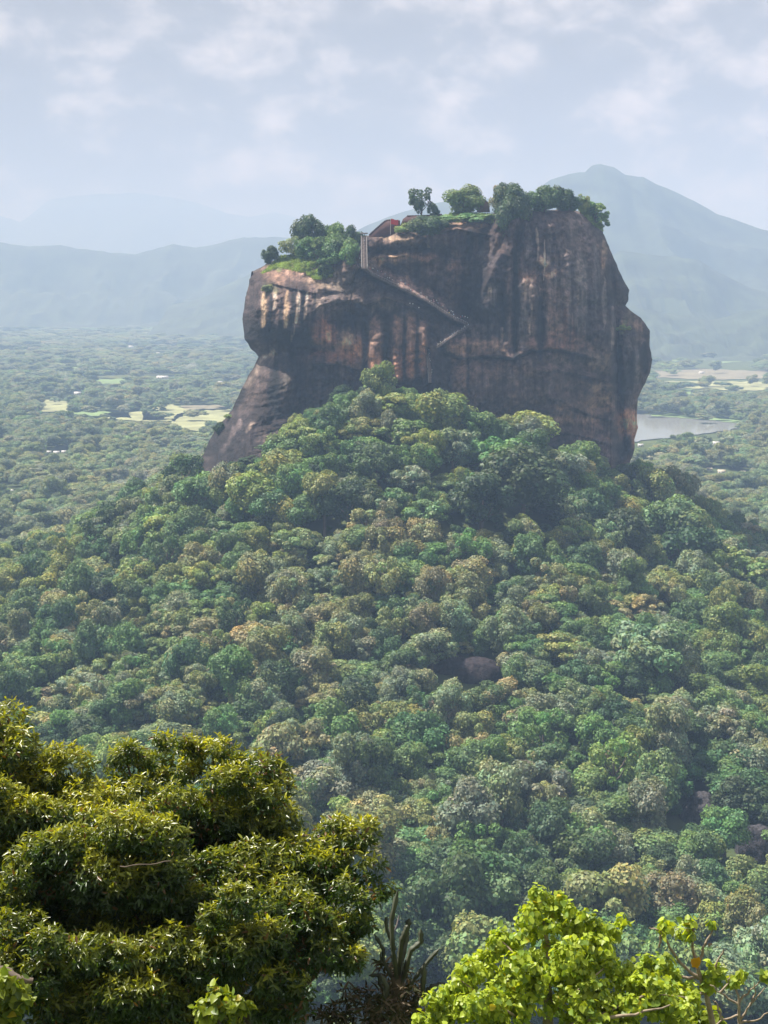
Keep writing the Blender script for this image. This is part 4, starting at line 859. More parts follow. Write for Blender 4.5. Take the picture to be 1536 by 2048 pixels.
for px, py, wpx, lb in HOUSES:
    D = D_of(py); z = hq((px - CX) / F * D, D); w = wpx / F * D; h = min(4.2, w * .35) * (1.9 if lb in HRED else 1)
    house((P(px, py, D).x, D, z), w, w * .55, h, h * .5, M_WALLW, M_ROOFT if lb in HRED else M_ROOFC if 'cream' in lb else M_ROOFW, lb, random.uniform(-.25, .25))
D = 852.0; x = (1035 - CX) / F * D; z = hq(x, D); HUTZ = (HY - 862) / F * D
house((x, D, HUTZ), 11, 6, 4.0, 2.2, simple_mat('green_wall', (.07, .11, .11), .8, .2), simple_mat('old_roof', (.33, .31, .26), .8, .25, .4), 'greenish hut with a pale roof between trees at the cliff foot', .1, 'hut')
gx, gy = np.meshgrid(np.linspace(x - 9, x + 5, 26), np.linspace(D - 9, D + 3, 20)); gz = np.maximum(np.array([[hq(a, b2) for a, b2 in zip(r1, r2)] for r1, r2 in zip(gx, gy)]) + .1, HUTZ - .2 - np.clip((D - 5 - gy) * .5, 0, 99)); ii = np.arange(gx.size).reshape(gx.shape)
tag(link('dirt_yard', mesh_np('dirt_yard', np.stack([gx, gy, gz], -1).reshape(-1, 3), [np.stack([ii[:-1, :-1], ii[:-1, 1:], ii[1:, 1:], ii[1:, :-1]], -1).reshape(-1, 4)], True), simple_mat('red_earth', (.30, .16, .10), .95, .25, .3)), kind='structure')
D = hill_hit(935, 1340, 2); boulder(955, 1345, 100, 56, D, 'dark purple-brown boulder bare among the trees in the middle of the slope', 501, dz=-1)
boulder(892, 1326, 90, 44, D + 5, 'flatter dark boulder tucked behind the purple-brown boulder', 502, dz=-1)
D = hill_hit(1400, 1630, 2); boulder(1402, 1625, 96, 105, D, 'rounded grey outcrop on the lower right slope half hidden by trees', 503, dz=-5, m=M_OUTCROP)
D = hill_hit(1510, 1700, 2); boulder(1512, 1690, 80, 110, D, 'grey outcrop at the right frame edge below the rounded outcrop', 504, dz=-5, m=M_OUTCROP)
boulder(540, 945, 60, 34, 868, 'pale brown boulder at the foot of the left rock slab', 505, m=M_OUTCROP)
boulder(462, 965, 40, 26, 850, 'small pale boulder under the yellow-green tree left of the rock', 506, m=M_OUTCROP)
# a thread of smoke
D = D_of(752); a = P(360, 752, D); root_r = 12.0
V, Qd = tube([(0, 0, 0), (8, 0, 7), (22, 2, 20), (38, 4, 32)], [4, 8, 10, 6], 12); g = Geo(); g.add(V, Qd); n_ = 12
g.add(V[:n_], np.array([[k, (k + 1) % n_, (k + 2) % n_] for k in range(0)]).reshape(0, 3)); bmx = g.mesh('smoke', True)
bm = bmesh.new(); bm.from_mesh(bmx); bmesh.ops.holes_fill(bm, edges=[e for e in bm.edges if e.is_boundary]); bmesh.ops.recalc_face_normals(bm, faces=bm.faces); bm.to_mesh(bmx); bm.free()
sm = bpy.data.materials.new('smoke'); sm.use_nodes = True; sn = sm.node_tree; sn.nodes.clear(); so = N(sn, 'ShaderNodeOutputMaterial'); sv_ = N(sn, 'ShaderNodeVolumePrincipled'); sv_.inputs['Color'].default_value = (.9, .92, .95, 1); sv_.inputs['Density'].default_value = .02; L(sn, sv_.outputs['Volume'], so.inputs['Volume'])
o = tag(link('smoke', bmx, sm), kind='stuff'); o.location = a

# ---- the rest of the forest: one mass of instanced crowns
def mass(name, pts, label_kind='stuff'):
    """pts: (x, y, z, w, h, kind, (r,g,b))"""
    me = bpy.data.meshes.new(name); me.vertices.add(len(pts)); me.vertices.foreach_set('co', np.array([p[:3] for p in pts], dtype=np.float32).ravel())
    def attr(nm, typ, dat, fld):
        a = me.attributes.new(nm, typ, 'POINT'); a.data.foreach_set(fld, np.asarray(dat).ravel())
    attr('size', 'FLOAT_VECTOR', np.array([(p[3] * random.uniform(.82, 1.2), p[3] * random.uniform(.82, 1.2), p[4]) for p in pts], dtype=np.float32), 'vector')
    attr('lean', 'FLOAT', RNG.uniform(-.2, .2, len(pts)).astype(np.float32), 'value')
    attr('turn', 'FLOAT', RNG.uniform(0, 6.28, len(pts)).astype(np.float32), 'value'); attr('pick', 'INT', np.array([p[5] for p in pts], dtype=np.int32), 'value')
    attr('tint', 'FLOAT_COLOR', np.array([(*p[6], 1) for p in pts], dtype=np.float32), 'color')
    o = bpy.data.objects.new(name, me); COL.objects.link(o); tag(o, kind='stuff')
    ng = bpy.data.node_groups.new(name, 'GeometryNodeTree')
    ng.interface.new_socket(name='Geometry', in_out='INPUT', socket_type='NodeSocketGeometry'); ng.interface.new_socket(name='Geometry', in_out='OUTPUT', socket_type='NodeSocketGeometry')
    gi = ng.nodes.new('NodeGroupInput'); go = ng.nodes.new('NodeGroupOutput')
    iop = ng.nodes.new('GeometryNodeInstanceOnPoints'); jn = ng.nodes.new('GeometryNodeJoinGeometry')
    for k in reversed(KINDOBJ):
        oi = ng.nodes.new('GeometryNodeObjectInfo'); oi.inputs['Object'].default_value = k; oi.transform_space = 'ORIGINAL'
        sm = ng.nodes.new('GeometryNodeSetMaterial'); sm.inputs['Material'].default_value = M_MASS
        ti = ng.nodes.new('GeometryNodeGeometryToInstance')
        L(ng, oi.outputs['Geometry'], sm.inputs['Geometry']); L(ng, sm.outputs['Geometry'], ti.inputs[0]); L(ng, ti.outputs[0], jn.inputs[0])
    def named(nm, typ):
        n = ng.nodes.new('GeometryNodeInputNamedAttribute'); n.data_type = typ; n.inputs['Name'].default_value = nm; return n.outputs['Attribute']
    cmb = ng.nodes.new('ShaderNodeCombineXYZ'); L(ng, named('turn', 'FLOAT'), cmb.inputs['Z']); L(ng, named('lean', 'FLOAT'), cmb.inputs['X'])
    L(ng, gi.outputs[0], iop.inputs['Points']); L(ng, jn.outputs[0], iop.inputs['Instance']); iop.inputs['Pick Instance'].default_value = True
    L(ng, named('pick', 'INT'), iop.inputs['Instance Index']); L(ng, cmb.outputs[0], iop.inputs['Rotation']); L(ng, named('size', 'FLOAT_VECTOR'), iop.inputs['Scale'])
    L(ng, iop.outputs[0], go.inputs[0])
    md = o.modifiers.new('scatter', 'NODES'); md.node_group = ng
    return o
KINDOBJ = []
for kd in KINDS: KINDOBJ.append(next(o for o in COL.objects if o.type == 'MESH' and o.data == kd[0]))
def jcol(c, j=.14):
    c = COLS[c] if isinstance(c, str) else c; q = random.uniform(1 - j, 1 + j); return tuple(v * q * random.uniform(1 - j * .5, 1 + j * .5) for v in c)
pts = []
for i, t in enumerate(ALLT):
    if i not in indset: pts.append((t[0], t[1], hq(t[0], t[1]) - .3, t[2], t[3], t[4], jcol(t[5])))
# lower storey that fills the gaps between the big crowns
for _ in range(3600):
    y = random.uniform(400, 935); x = random.uniform(-.3, .3) * y
    if not clear_of(x, y) or (y > 862 and abs(x - 10) < 100): continue
    w = random.uniform(3.5, 7.5)
    if over_line(x, y, hq(x, y) - .5, w, w) or hides(x, y, w, w): continue
    pts.append((x, y, hq(x, y) - .5, w, w * .9, random.randrange(8), jcol(random.choice(['dark green', 'deep green', 'deep green', 'mid green']))))
mass('forest_undergrowth', pts)
# the wooded plain
polys = [f[0] for f in FIELDS] + [LAKE]
def open_land(px, py, grow=0):
    return any(bool(in_poly(p, px, py)) for p in polys)
pts = []; y = 760.0
_px = np.arange(-3800, 3801, 25.0); _py = np.arange(740, 12200, 25.0); _ga, _gb = np.meshgrid(_px, _py); _n1 = fbm(_ga / 260, _gb / 420, 0, 3, 401); _n2 = fbm(_ga / 420, _gb / 900, 0, 3, 402)
def look(tab, x, y): return float(tab[min(len(_py) - 1, max(0, int((y - 740) / 25))), min(len(_px) - 1, max(0, int((x + 3800) / 25)))])
HP = [(h_[0], h_[1], h_[2]) for h_ in HOUSES]
def plain_colour(x, y):
    n = look(_n1, x, y)
    return tuple(v * .72 + q * .28 for v, q in zip(jcol(random.choice(['deep green', 'mid green', 'grey-green', 'mid green', 'olive'] if n < .1 else ['mid green', 'bright green', 'yellow-green', 'grey-green', 'olive']), .16), (.32, .36, .25)))  # pale grey-green blended into the leaf colour to stand in for haze
while y < 12000:
    st = np.interp(y, [760, 1200, 2000, 3000, 5000, 8000, 12000], [14, 16, 20, 26, 44, 85, 130]); x = -.30 * y - 20
    while x < .30 * y + 20:
        gx, gy = x + random.uniform(-.45, .45) * st, y + random.uniform(-.45, .45) * st; x += st
        if gy < 965 and abs(gx) < .29 * gy: continue
        hz_ = hq(gx, gy); r = math.hypot(gx - HX, (gy - HYC) / 1.55)
        if r < 105: continue
        pxx, pyy = px_of(gx, gy, PLAIN)
        if y > 1300 and look(_n2, gx, gy) > .30 and random.random() < .75: continue
        w = st * random.choice([1.0, 1.2, 1.4, 1.65]) * (1.12 if y > 3000 else 1.0) * random.uniform(.85, 1.15)
        h = min(w * random.uniform(.7, 1.05), random.uniform(15, 27))
        th = h / gy * F
        if pyy > 600 and any(open_land(pxx, pyy - k * th) for k in (.05, .3, .6, .95)) and (random.random() > .06 or bool(in_poly(LAKE, pxx, pyy - th * .5))): continue
        if any(abs(pxx - a) < b_ / 2 + w / gy * F * .45 and pyy - th * .97 < b2 < pyy + 3 for a, b2, b_ in HP): continue
        pts.append((gx, gy, hz_ - .4, w, h, random.randrange(8), plain_colour(gx, gy)))
    y += st * .95
mass('plain_forest', pts)

# ------------------------------------------------------------------ plants on top of the rock
SUMMIT = [  # px, base py, width px, height px, kind, colour, name, label
    (541, 525, 34, 30, 'rounded', 'dark green', 'shrub', 'small dark shrub at the far left lip of the rock top'),
    (590, 512, 54, 44, 'loose', 'grey-green', 'small_tree', 'sparse greyish flat-topped tree behind the left grass patch'),
    (624, 500, 62, 62, 'billowy', 'dark green', 'small_tree', 'dark round-headed tree standing highest of the left summit thicket'),
    (640, 525, 66, 56, 'layered', 'deep green', 'small_tree', 'dense green tree below the round-headed tree on the left summit'),
    (662, 500, 50, 50, 'rounded', 'deep green', 'small_tree', 'green tree between the round-headed tree and the stairway thicket'),
    (690, 508, 56, 56, 'rounded', 'mid green', 'small_tree', 'mid green tree in the left summit thicket close to the pale stairs'),
    (708, 500, 40, 44, 'rounded', 'dark green', 'small_tree', 'narrow dark tree touching the top of the pale stairs'),
    (612, 522, 44, 40, 'rounded', 'deep green', 'small_tree', 'small round tree at the left end of the left summit thicket'),
    (676, 528, 60, 50, 'billowy', 'deep green', 'small_tree', 'wide deep green tree low in the middle of the left summit thicket'),
    (700, 528, 46, 46, 'rounded', 'mid green', 'shrub', 'leafy bush at the foot of the pale stairs'),
    (665, 535, 50, 36, 'broad', 'mid green', 'shrub', 'low spreading bush hanging over the left cliff edge'),
    (655, 556, 34, 26, 'rounded', 'dark green', 'shrub', 'dark bush clinging to the rock below the left thicket'),
    (612, 545, 30, 22, 'loose', 'bright green', 'shrub', 'bright little bush on the bare tan ledge at left'),
    (536, 584, 24, 14, 'rounded', 'olive', 'shrub', 'olive shrub growing on the left face of the rock'),
    (842, 436, 54, 50, 'loose', 'dark green', 'small_tree', 'dark open-crowned tree alone on the summit right of the red flag'),
    (866, 436, 28, 26, 'rounded', 'dark green', 'shrub', 'dark bush at the foot of the open-crowned summit tree'),
    (922, 424, 76, 48, 'rounded', 'olive', 'small_tree', 'wide olive dome-shaped tree standing on the summit grass'),
    (990, 425, 42, 54, 'loose', 'brownish', 'small_tree', 'reddish-brown leafed tree beside the summit dark thicket'),
    (1015, 425, 56, 50, 'billowy', 'dark green', 'small_tree', 'tallest dark tree of the right summit thicket'),
    (1010, 470, 64, 66, 'billowy', 'dark green', 'shrub', 'big dark mass of creepers spilling over the cliff edge'),
    (1045, 432, 60, 54, 'rounded', 'dark green', 'small_tree', 'dark rounded tree right of the creepers on the summit'),
    (1082, 425, 56, 46, 'rounded', 'deep green', 'small_tree', 'deep green tree in the middle of the right summit thicket'),
    (1115, 422, 54, 44, 'rounded', 'dark green', 'small_tree', 'dark tree over the highest bare wall of the cliff'),
    (1140, 424, 44, 36, 'broad', 'dark green', 'shrub', 'low dark bush at the right end of the summit thicket'),
    (1160, 424, 34, 34, 'loose', 'yellow-green', 'shrub', 'yellow-green shrub near the right shoulder of the summit'),
    (1188, 446, 48, 42, 'layered', 'mid green', 'small_tree', 'green tree leaning out at the far right edge of the summit'),
    (1203, 456, 26, 22, 'layered', 'deep green', 'shrub', 'small shrub overhanging the far right edge of the rock top'),
    (858, 470, 84, 34, 'billowy', 'dark green', 'shrub', 'dark bush in the hollow below the summit wall'),
    (815, 466, 44, 24, 'broad', 'bright green', 'shrub', 'bright green bush under the red flag'),
    (935, 446, 90, 26, 'broad', 'mid green', 'shrub', 'long low hedge-like bush above the orange ledge'),
    (915, 442, 50, 22, 'broad', 'bright green', 'shrub', 'bright low bush below the olive dome-shaped tree'),
    (438, 868, 26, 22, 'rounded', 'dark green', 'shrub', 'dark shrub on the outer edge of the left rock slab'),
    (458, 838, 22, 12, 'broad', 'bright green', 'shrub', 'small bright bush in the crease of the left rock slab'),
    (1248, 662, 22, 14, 'broad', 'yellow-green', 'shrub', 'yellow-green tuft on the right buttress of the rock')]
for px, py, wpx, hpx, kw, col, nm, lb in SUMMIT:
    wpx *= 1.2; hpx *= 1.1 if px < 720 else 1.15
    q = rock_at(px, py); back = 4.0 if nm == 'small_tree' else 1.0
    top = np.interp(px, [p[0] for p in TP], [p[1] for p in TP])
    D = q.y + back; w = wpx / F * D; h = hpx / F * D / .70; sink = .30 if px != 842 else .18
    p = P(px, py, D); ks = [i for i, k in enumerate(KINDS) if k[2] == kw]
    put_tree(p.x, D, w, h, random.choice(ks), tuple(v * q_ for v, q_ in zip(COLS[col], (.78, .92, .8) if px == 922 else (1.2, 1.2, 1.2))), lb, None, name=nm, z=p.z - sink * h, cat='tree' if nm == 'small_tree' else 'shrub', jit=.05)
# grass on the ledges of the rock: tufts of blades
M_GRASS = leaf_mat('grass_blade', 'GEOMETRY', .35, .7, .1)
GR = [((522, 548), (560, 512), (625, 505), (640, 530), (605, 545), (560, 535)), ((612, 545), (655, 535), (665, 552), (630, 560)), ((1148, 402), (1172, 398), (1196, 425), (1206, 462), (1188, 452), (1165, 428)), ((895, 440), (900, 425), (985, 428), (988, 446)),
      ((800, 462), (805, 448), (845, 446), (850, 466))]
g = Geo()
for poly in GR:
    xs_, ys_ = [p[0] for p in poly], [p[1] for p in poly]; n = 0; want = int((max(xs_) - min(xs_)) * (max(ys_) - min(ys_)) * .75)
    for _ in range(want * 3):
        a, b2 = random.uniform(min(xs_), max(xs_)), random.uniform(min(ys_), max(ys_))
        if not in_poly(poly, a, b2): continue
        q = rock_at(a, b2); D = q.y + random.uniform(-.6, .6); p = P(a, b2, D) if abs(q.y - D) < 3 else q; p = np.array([q.x, D, q.z]) if b2 > np.interp(a, [t[0] for t in TP], [t[1] for t in TP]) else np.array(P(a, b2, D))
        C = p + RNG.normal(0, .4, (6, 3)); Nn = RNG.normal(size=(6, 3)) + np.array([0, -.2, .5]); Nn /= np.linalg.norm(Nn, axis=1, keepdims=True)
        V, Q = quads_from(C, Nn, RNG.uniform(.5, 1.3, 6), RNG.uniform(0, 6.28, 6), .4); g.add(V, Q, np.repeat(np.array([(.30, .42, .11)]) * (RNG.uniform(.65, 1.2, (6, 1)) * (1 + .55 * vnoise(a / 11, b2 / 7, 0, 9))), 4, 0)); n += 1
        if n > want: break
tag(link('grass', g.mesh('grass'), M_GRASS), kind='stuff')

# ------------------------------------------------------------------ foreground plants
M_GLOSS = leaf_mat('glossy_leaf', 'GEOMETRY', .40, .30, .55, (1.9, 1.7, .35)); M_LIME = leaf_mat('lime_leaf', 'GEOMETRY', .45, .42, .4, (1.5, 1.35, .35)); M_DRY = leaf_mat('dry_leaf', 'GEOMETRY', .2, .8, .1)
def leaf_tpl(kind):
    if kind == 'lance':   # long pointed leaf folded along its midrib
        t = [0, .14, .42, .75, 1.0]; w = [0, .30, .50, .33, 0]; sag = [0, -.02, -.05, -.13, -.26]
    else:                 # broad heart-shaped leaf
        t = [0, .06, .35, .72, 1.0]; w = [.0, .62, .78, .46, 0]; sag = [0, .02, -.03, -.12, -.25]
    V = []; 
    for i in range(5): V.append((t[i], 0, sag[i] - (0 if i in (0, 4) else .04)))
    for s in (-1, 1):
        for i in (1, 2, 3): V.append((t[i] - (.10 if kind != 'lance' and i == 1 else 0), s * w[i], sag[i] + .07))
    Lf = [5, 6, 7]; Rt = [8, 9, 10]
    T = [(0, Lf[0], 1), (0, 1, Rt[0]), (3, Lf[2], 4), (3, 4, Rt[2])]; Q = [(1, Lf[0], Lf[1], 2), (2, Lf[1], Lf[2], 3), (1, 2, Rt[1], Rt[0]), (2, 3, Rt[2], Rt[1])]
    return np.array(V), np.array(T), np.array(Q)
TPL = {k: leaf_tpl(k) for k in ('lance', 'heart')}
def leaves(g, kind, C, Dr, Up, Ln, wid, col):
    T, tf, qf = TPL[kind]; n = len(C); Dr = Dr / np.linalg.norm(Dr, axis=1, keepdims=True)
    S = np.cross(Up, Dr); S /= np.linalg.norm(S, axis=1, keepdims=True) + 1e-9; U = np.cross(Dr, S)
    V = C[:, None] + (T[None, :, 0:1] * Dr[:, None] + T[None, :, 1:2] * wid * S[:, None] + T[None, :, 2:3] * U[:, None]) * Ln[:, None, None]
    m_ = len(T); off = (np.arange(n) * m_)[:, None, None]
    g.add(V.reshape(-1, 3), [(tf[None] + off).reshape(-1, 3), (qf[None] + off).reshape(-1, 4)], np.repeat(col, m_, 0))
def rosettes(g, kind, lobes, spacing, nleaf, ln, wid, colfn, droop, seed, keepback=.25, spread=(.6, 1.45), fill=.25):
    """leaf whorls on twig tips spread over rounded boughs; lobes: (px, py, r px, distance)"""
    r = np.random.default_rng(seed); tips = []
    for px, py, rp_, D in lobes:
        c = np.array(P(px, py, D)); R = rp_ / F * D; n = max(5, int(4 * np.pi * R * R / spacing ** 2))
        d = r.normal(size=(n, 3)); d /= np.linalg.norm(d, axis=1, keepdims=True)
        k = (d[:, 1] < .35) | (d[:, 2] > .1) | (r.random(n) < keepback); d = d[k]
        rad = R * (1 + .30 * fbm(d[:, 0] * 2.5 + px, d[:, 1] * 2.5, d[:, 2] * 2.5 + py, 3, seed)) * (1 - fill * r.random(len(d)) ** 1.5)
        C = c + d * rad[:, None] * np.array([1, .9, .85]); A = d + np.array([0, -.1, .55]); A /= np.linalg.norm(A, axis=1, keepdims=True)
        m_ = nleaf; ph = r.uniform(0, 6.28, (len(C), 1)) + np.arange(m_)[None] * 2.4 + r.normal(0, .25, (len(C), m_))
        ref = np.where(np.abs(A[:, 2:3]) < .9, np.array([[0, 0, 1.0]]), np.array([[1.0, 0, 0]])); e1 = np.cross(A, ref); e1 /= np.linalg.norm(e1, axis=1, keepdims=True); e2 = np.cross(A, e1)
        th = np.linspace(spread[0], spread[1], m_)[None] + r.normal(0, .28, (len(C), m_))
        dr = A[:, None] * np.cos(th)[..., None] + (e1[:, None] * np.cos(ph)[..., None] + e2[:, None] * np.sin(ph)[..., None]) * np.sin(th)[..., None]
        dr[..., 2] -= droop * r.uniform(.4, 1.3, (len(C), m_))
        cen = C[:, None] - A[:, None] * (np.linspace(0, .07, m_)[None, :, None]); up = np.broadcast_to(A[:, None], dr.shape) + r.normal(0, .32, dr.shape)
        col = colfn(r, d, C, m_)
        leaves(g, kind, cen.reshape(-1, 3), dr.reshape(-1, 3), up.reshape(-1, 3), r.uniform(ln[0], ln[1], len(C) * m_), wid, col.reshape(-1, 3)); tips.append(C)
    return tips
def sublobes(lobes, n, k, seed, lim=55):
    r = random.Random(seed); out = []
    for px, py, rp_, D in lobes:
        if rp_ < lim: out.append((px, py, rp_, D)); continue
        m_ = max(4, int(n * (rp_ / 90) ** 2)); out.append((px, py, rp_ * .68, D + .2))
        for _ in range(m_):
            a = r.uniform(0, 6.28); q = rp_ * r.uniform(.35, .72); out.append((px + math.cos(a) * q, py + math.sin(a) * q * .9, rp_ * k * r.uniform(.75, 1.25), D - r.uniform(-.15, .5) * rp_ / F * D * 1.2))
    return out
def limb(g, pts, r0, r1, n=7, wob=.03):
    pts = [Vector(p) for p in pts]; out = []
    for a, b2 in zip(pts[:-1], pts[1:]):
        for k in range(4): out.append(a.lerp(b2, k / 4) + Vector([random.uniform(-1, 1) * wob * (k > 0) for _ in range(3)]))
    out.append(pts[-1]); m_ = len(out); g.add(*tube(out, [r0 + (r1 - r0) * (i / (m_ - 1)) ** .8 for i in range(m_)], n))
# ---- the big glossy-leaved tree
LOB = [(15, 1440, 52, 18.6), (-10, 1500, 80, 18.2), (75, 1520, 66, 18.3), (150, 1535, 62, 18.5), (245, 1530, 70, 18.6), (330, 1525, 66, 18.8), (430, 1515, 66, 18.6), (500, 1540, 62, 18.4), (550, 1570, 55, 18.0), (470, 1600, 90, 17.8), (560, 1640, 48, 17.8), (340, 1620, 100, 17.8), (210, 1630, 100, 17.8),
       (90, 1640, 100, 17.6), (-20, 1640, 100, 17.4), (668, 1668, 58, 17.6), (722, 1668, 44, 17.6), (716, 1730, 56, 17.4), (770, 1778, 28, 17.3), (640, 1755, 70, 17.2), (540, 1760, 105, 17.0), (420, 1760, 110, 16.9), (280, 1770, 120, 16.8), (130, 1780, 120, 16.7), (-10, 1790, 110, 16.5), (690, 1820, 74, 16.8),
       (600, 1700, 62, 17.3), (655, 1715, 50, 17.4), (600, 1870, 100, 16.4), (470, 1890, 110, 16.2), (330, 1910, 110, 16.1), (180, 1920, 120, 16.0), (40, 1930, 110, 15.9), (680, 1900, 62, 16.4), (560, 1990, 80, 16.0), (420, 2030, 90, 15.9), (260, 2040, 110, 15.8), (100, 2050, 110, 15.7), (0, 2060, 80, 15.6)]
LOB = [(a + random.uniform(-20, 20) * (40 < a < 480), b2 + random.uniform(-48, 48) * (b2 > 1600) * (a < 500), c * random.uniform(.85, 1.15), d) for a, b2, c, d in LOB]
LOB += [(200, 1700, 170, 18.6), (440, 1720, 160, 18.4), (90, 1880, 170, 17.6), (350, 1880, 170, 17.5), (570, 1850, 120, 17.5), (40, 1620, 120, 18.6), (620, 1740, 80, 17.8)]
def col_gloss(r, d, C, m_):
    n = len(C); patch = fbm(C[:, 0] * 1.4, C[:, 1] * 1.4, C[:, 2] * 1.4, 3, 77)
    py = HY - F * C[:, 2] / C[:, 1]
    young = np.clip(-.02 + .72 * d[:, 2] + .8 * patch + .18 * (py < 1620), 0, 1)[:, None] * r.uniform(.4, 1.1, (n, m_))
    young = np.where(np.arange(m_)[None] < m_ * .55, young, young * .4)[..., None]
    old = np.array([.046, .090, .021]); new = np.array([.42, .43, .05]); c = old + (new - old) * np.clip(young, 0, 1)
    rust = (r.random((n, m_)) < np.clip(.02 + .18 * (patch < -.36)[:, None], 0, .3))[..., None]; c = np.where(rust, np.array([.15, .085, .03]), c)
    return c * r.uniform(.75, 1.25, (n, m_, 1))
gz0 = float(height(-2.6, 19.0)); root = empty('glossy_leaved_tree', (-2.6, 19.0, gz0)); tag(root, 'big tree of dark glossy and yellowish leaves filling the lower left corner', 'tree')
INV = Matrix.Translation(-root.location)
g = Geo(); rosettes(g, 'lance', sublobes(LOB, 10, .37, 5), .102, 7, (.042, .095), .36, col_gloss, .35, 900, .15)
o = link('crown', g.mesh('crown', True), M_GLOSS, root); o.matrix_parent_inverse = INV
g = Geo(); limb(g, [(-2.6, 19, gz0 - .3), (-2.55, 18.6, -11.6), (-2.3, 18.2, -9.6), (-2.2, 18.2, -8.3)], .30, .16, 10); o = link('trunk', g.mesh('trunk', True), M_DARKBARK, root); o.matrix_parent_inverse = INV
for i, (px, py, rr, D) in enumerate(LOB):
    if i % 2 and rr > 60: continue
    c = P(px, py, D); a = Vector((-2.3, 18.2, -9.4)); mid = a.lerp(c, .5) + Vector((0, .3, -.35)); g = Geo(); limb(g, [a, mid, c], .075, .014, 6, .05)
    o = link('branch', g.mesh('branch', True), M_DARKBARK, root); o.matrix_parent_inverse = INV
for pts, lb in (([P(-30, 1945, 15.2), P(10, 1940, 15.1), P(40, 1958, 15.0), P(66, 1962, 15.0)], 'bare brown broken limb'), ([P(240, 1733, 16.0), P(290, 1729, 16.0), P(342, 1722, 16.0)], 'bare brown twig')):
    g = Geo(); limb(g, pts, .05 if 'limb' in lb else .008, .03 if 'limb' in lb else .005, 8, .01); o = link('branch', g.mesh('branch', True), M_BARK, root); o.matrix_parent_inverse = INV; o['label'] = lb
# ---- the lime-green tree
LOB2 = [(1075, 1790, 26, 16.4), (1108, 1812, 36, 16.4), (1065, 1850, 55, 16.3), (1140, 1850, 55, 16.3), (1205, 1862, 44, 16.4), (1010, 1890, 48, 16.2), (1100, 1920, 80, 16.0), (1190, 1920, 66, 16.1), (960, 1925, 46, 16.1), (930, 1960, 50, 16.0), (1020, 1970, 76, 15.8), (1245, 1950, 55, 16.1), (1280, 1985, 56, 16.0), (1140, 2000, 90, 15.7), (900, 2010, 62, 15.8),
        (1340, 1985, 38, 16.1), (1375, 2000, 34, 16.1), (1230, 2030, 80, 15.7), (990, 2050, 80, 15.6), (870, 2050, 50, 15.7), (1340, 2030, 50, 15.9), (1245, 1838, 18, 16.5)]
def col_lime(r, d, C, m_):
    n = len(C); c = np.array([.42, .52, .065]) * np.ones((n, m_, 1)); q = r.random((n, m_, 1)); c = np.where(q < .28, np.array([.22, .33, .06]), c); c = np.where(q > .994, np.array([.5, .42, .04]), c)
    return c * r.uniform(.7, 1.3, (n, m_, 1))
bx = P(1100, 2000, 16.2); gz0 = float(height(bx.x, 16.2)); root = empty('lime_green_tree', (bx.x, 16.2, gz0)); tag(root, 'sunlit lime-green tree with broad leaves at the bottom right', 'tree'); INV = Matrix.Translation(-root.location)
g = Geo(); rosettes(g, 'heart', sublobes(LOB2, 5, .45, 6, 40), .092, 5, (.036, .072), .62, col_lime, .7, 910, .5, (.8, 1.7), .5); o = link('crown', g.mesh('crown', True), M_LIME, root); o.matrix_parent_inverse = INV
g = Geo(); limb(g, [(bx.x - .05, 16.2, gz0 - .3), P(1098, 2150, 16.2), P(1096, 2040, 16.1), P(1094, 1970, 16.0), P(1098, 1900, 16.2), P(1080, 1800, 16.3)], .10, .012, 8, .012); o = link('trunk', g.mesh('trunk', True), M_PALEBARK, root); o.matrix_parent_inverse = INV
for pts in ([P(1096, 2040, 16.1), P(1150, 1985, 15.6), P(1210, 1935, 15.9)], [P(1096, 1990, 16.0), P(1050, 1930, 15.9), P(1000, 1880, 16.1)], [P(1097, 2060, 16.1), P(1180, 2040, 15.5), P(1290, 1990, 15.8), P(1370, 1995, 16.0)], [P(1094, 1960, 16.0), P(1150, 1900, 16.2), P(1205, 1850, 16.3)], [P(1097, 2070, 16.1), P(1010, 2020, 15.6), P(920, 1960, 15.9)], [P(1200, 2038, 15.5), P(1270, 2030, 15.5), P(1340, 2010, 15.7)]):
    g = Geo(); limb(g, pts, .022, .007, 6, .012); o = link('branch', g.mesh('branch', True), M_PALEBARK, root); o.matrix_parent_inverse = INV
# ---- thin sapling with leaf tufts, and a bare shrub
def twiggy(name, lab, base, trunk_pts, branches, tufts, colfn, seed, m_bark, r0):
    gz_ = float(height(base.x, base.y)); root = empty(name, (base.x, base.y, gz_)); tag(root, lab, 'sapling' if tufts else 'shrub'); inv = Matrix.Translation(-root.location)
    g = Geo(); limb(g, [(base.x, base.y, gz_ - .2)] + trunk_pts, r0, r0 * .25, 7, .01); o = link('trunk', g.mesh('trunk', True), m_bark, root); o.matrix_parent_inverse = inv
    for pts in branches:
        g = Geo(); limb(g, pts, r0 * .5, r0 * .18, 5, .012); o = link('branch', g.mesh('branch', True), m_bark, root); o.matrix_parent_inverse = inv
    if tufts:
        g = Geo(); rosettes(g, 'heart', tufts, .10, 5, (.045, .085), .62, colfn, .7, seed, .8, (.8, 1.7), .5); o = link('foliage', g.mesh('foliage', True), M_LIME, root); o.matrix_parent_inverse = inv
    return root
D = 16.8
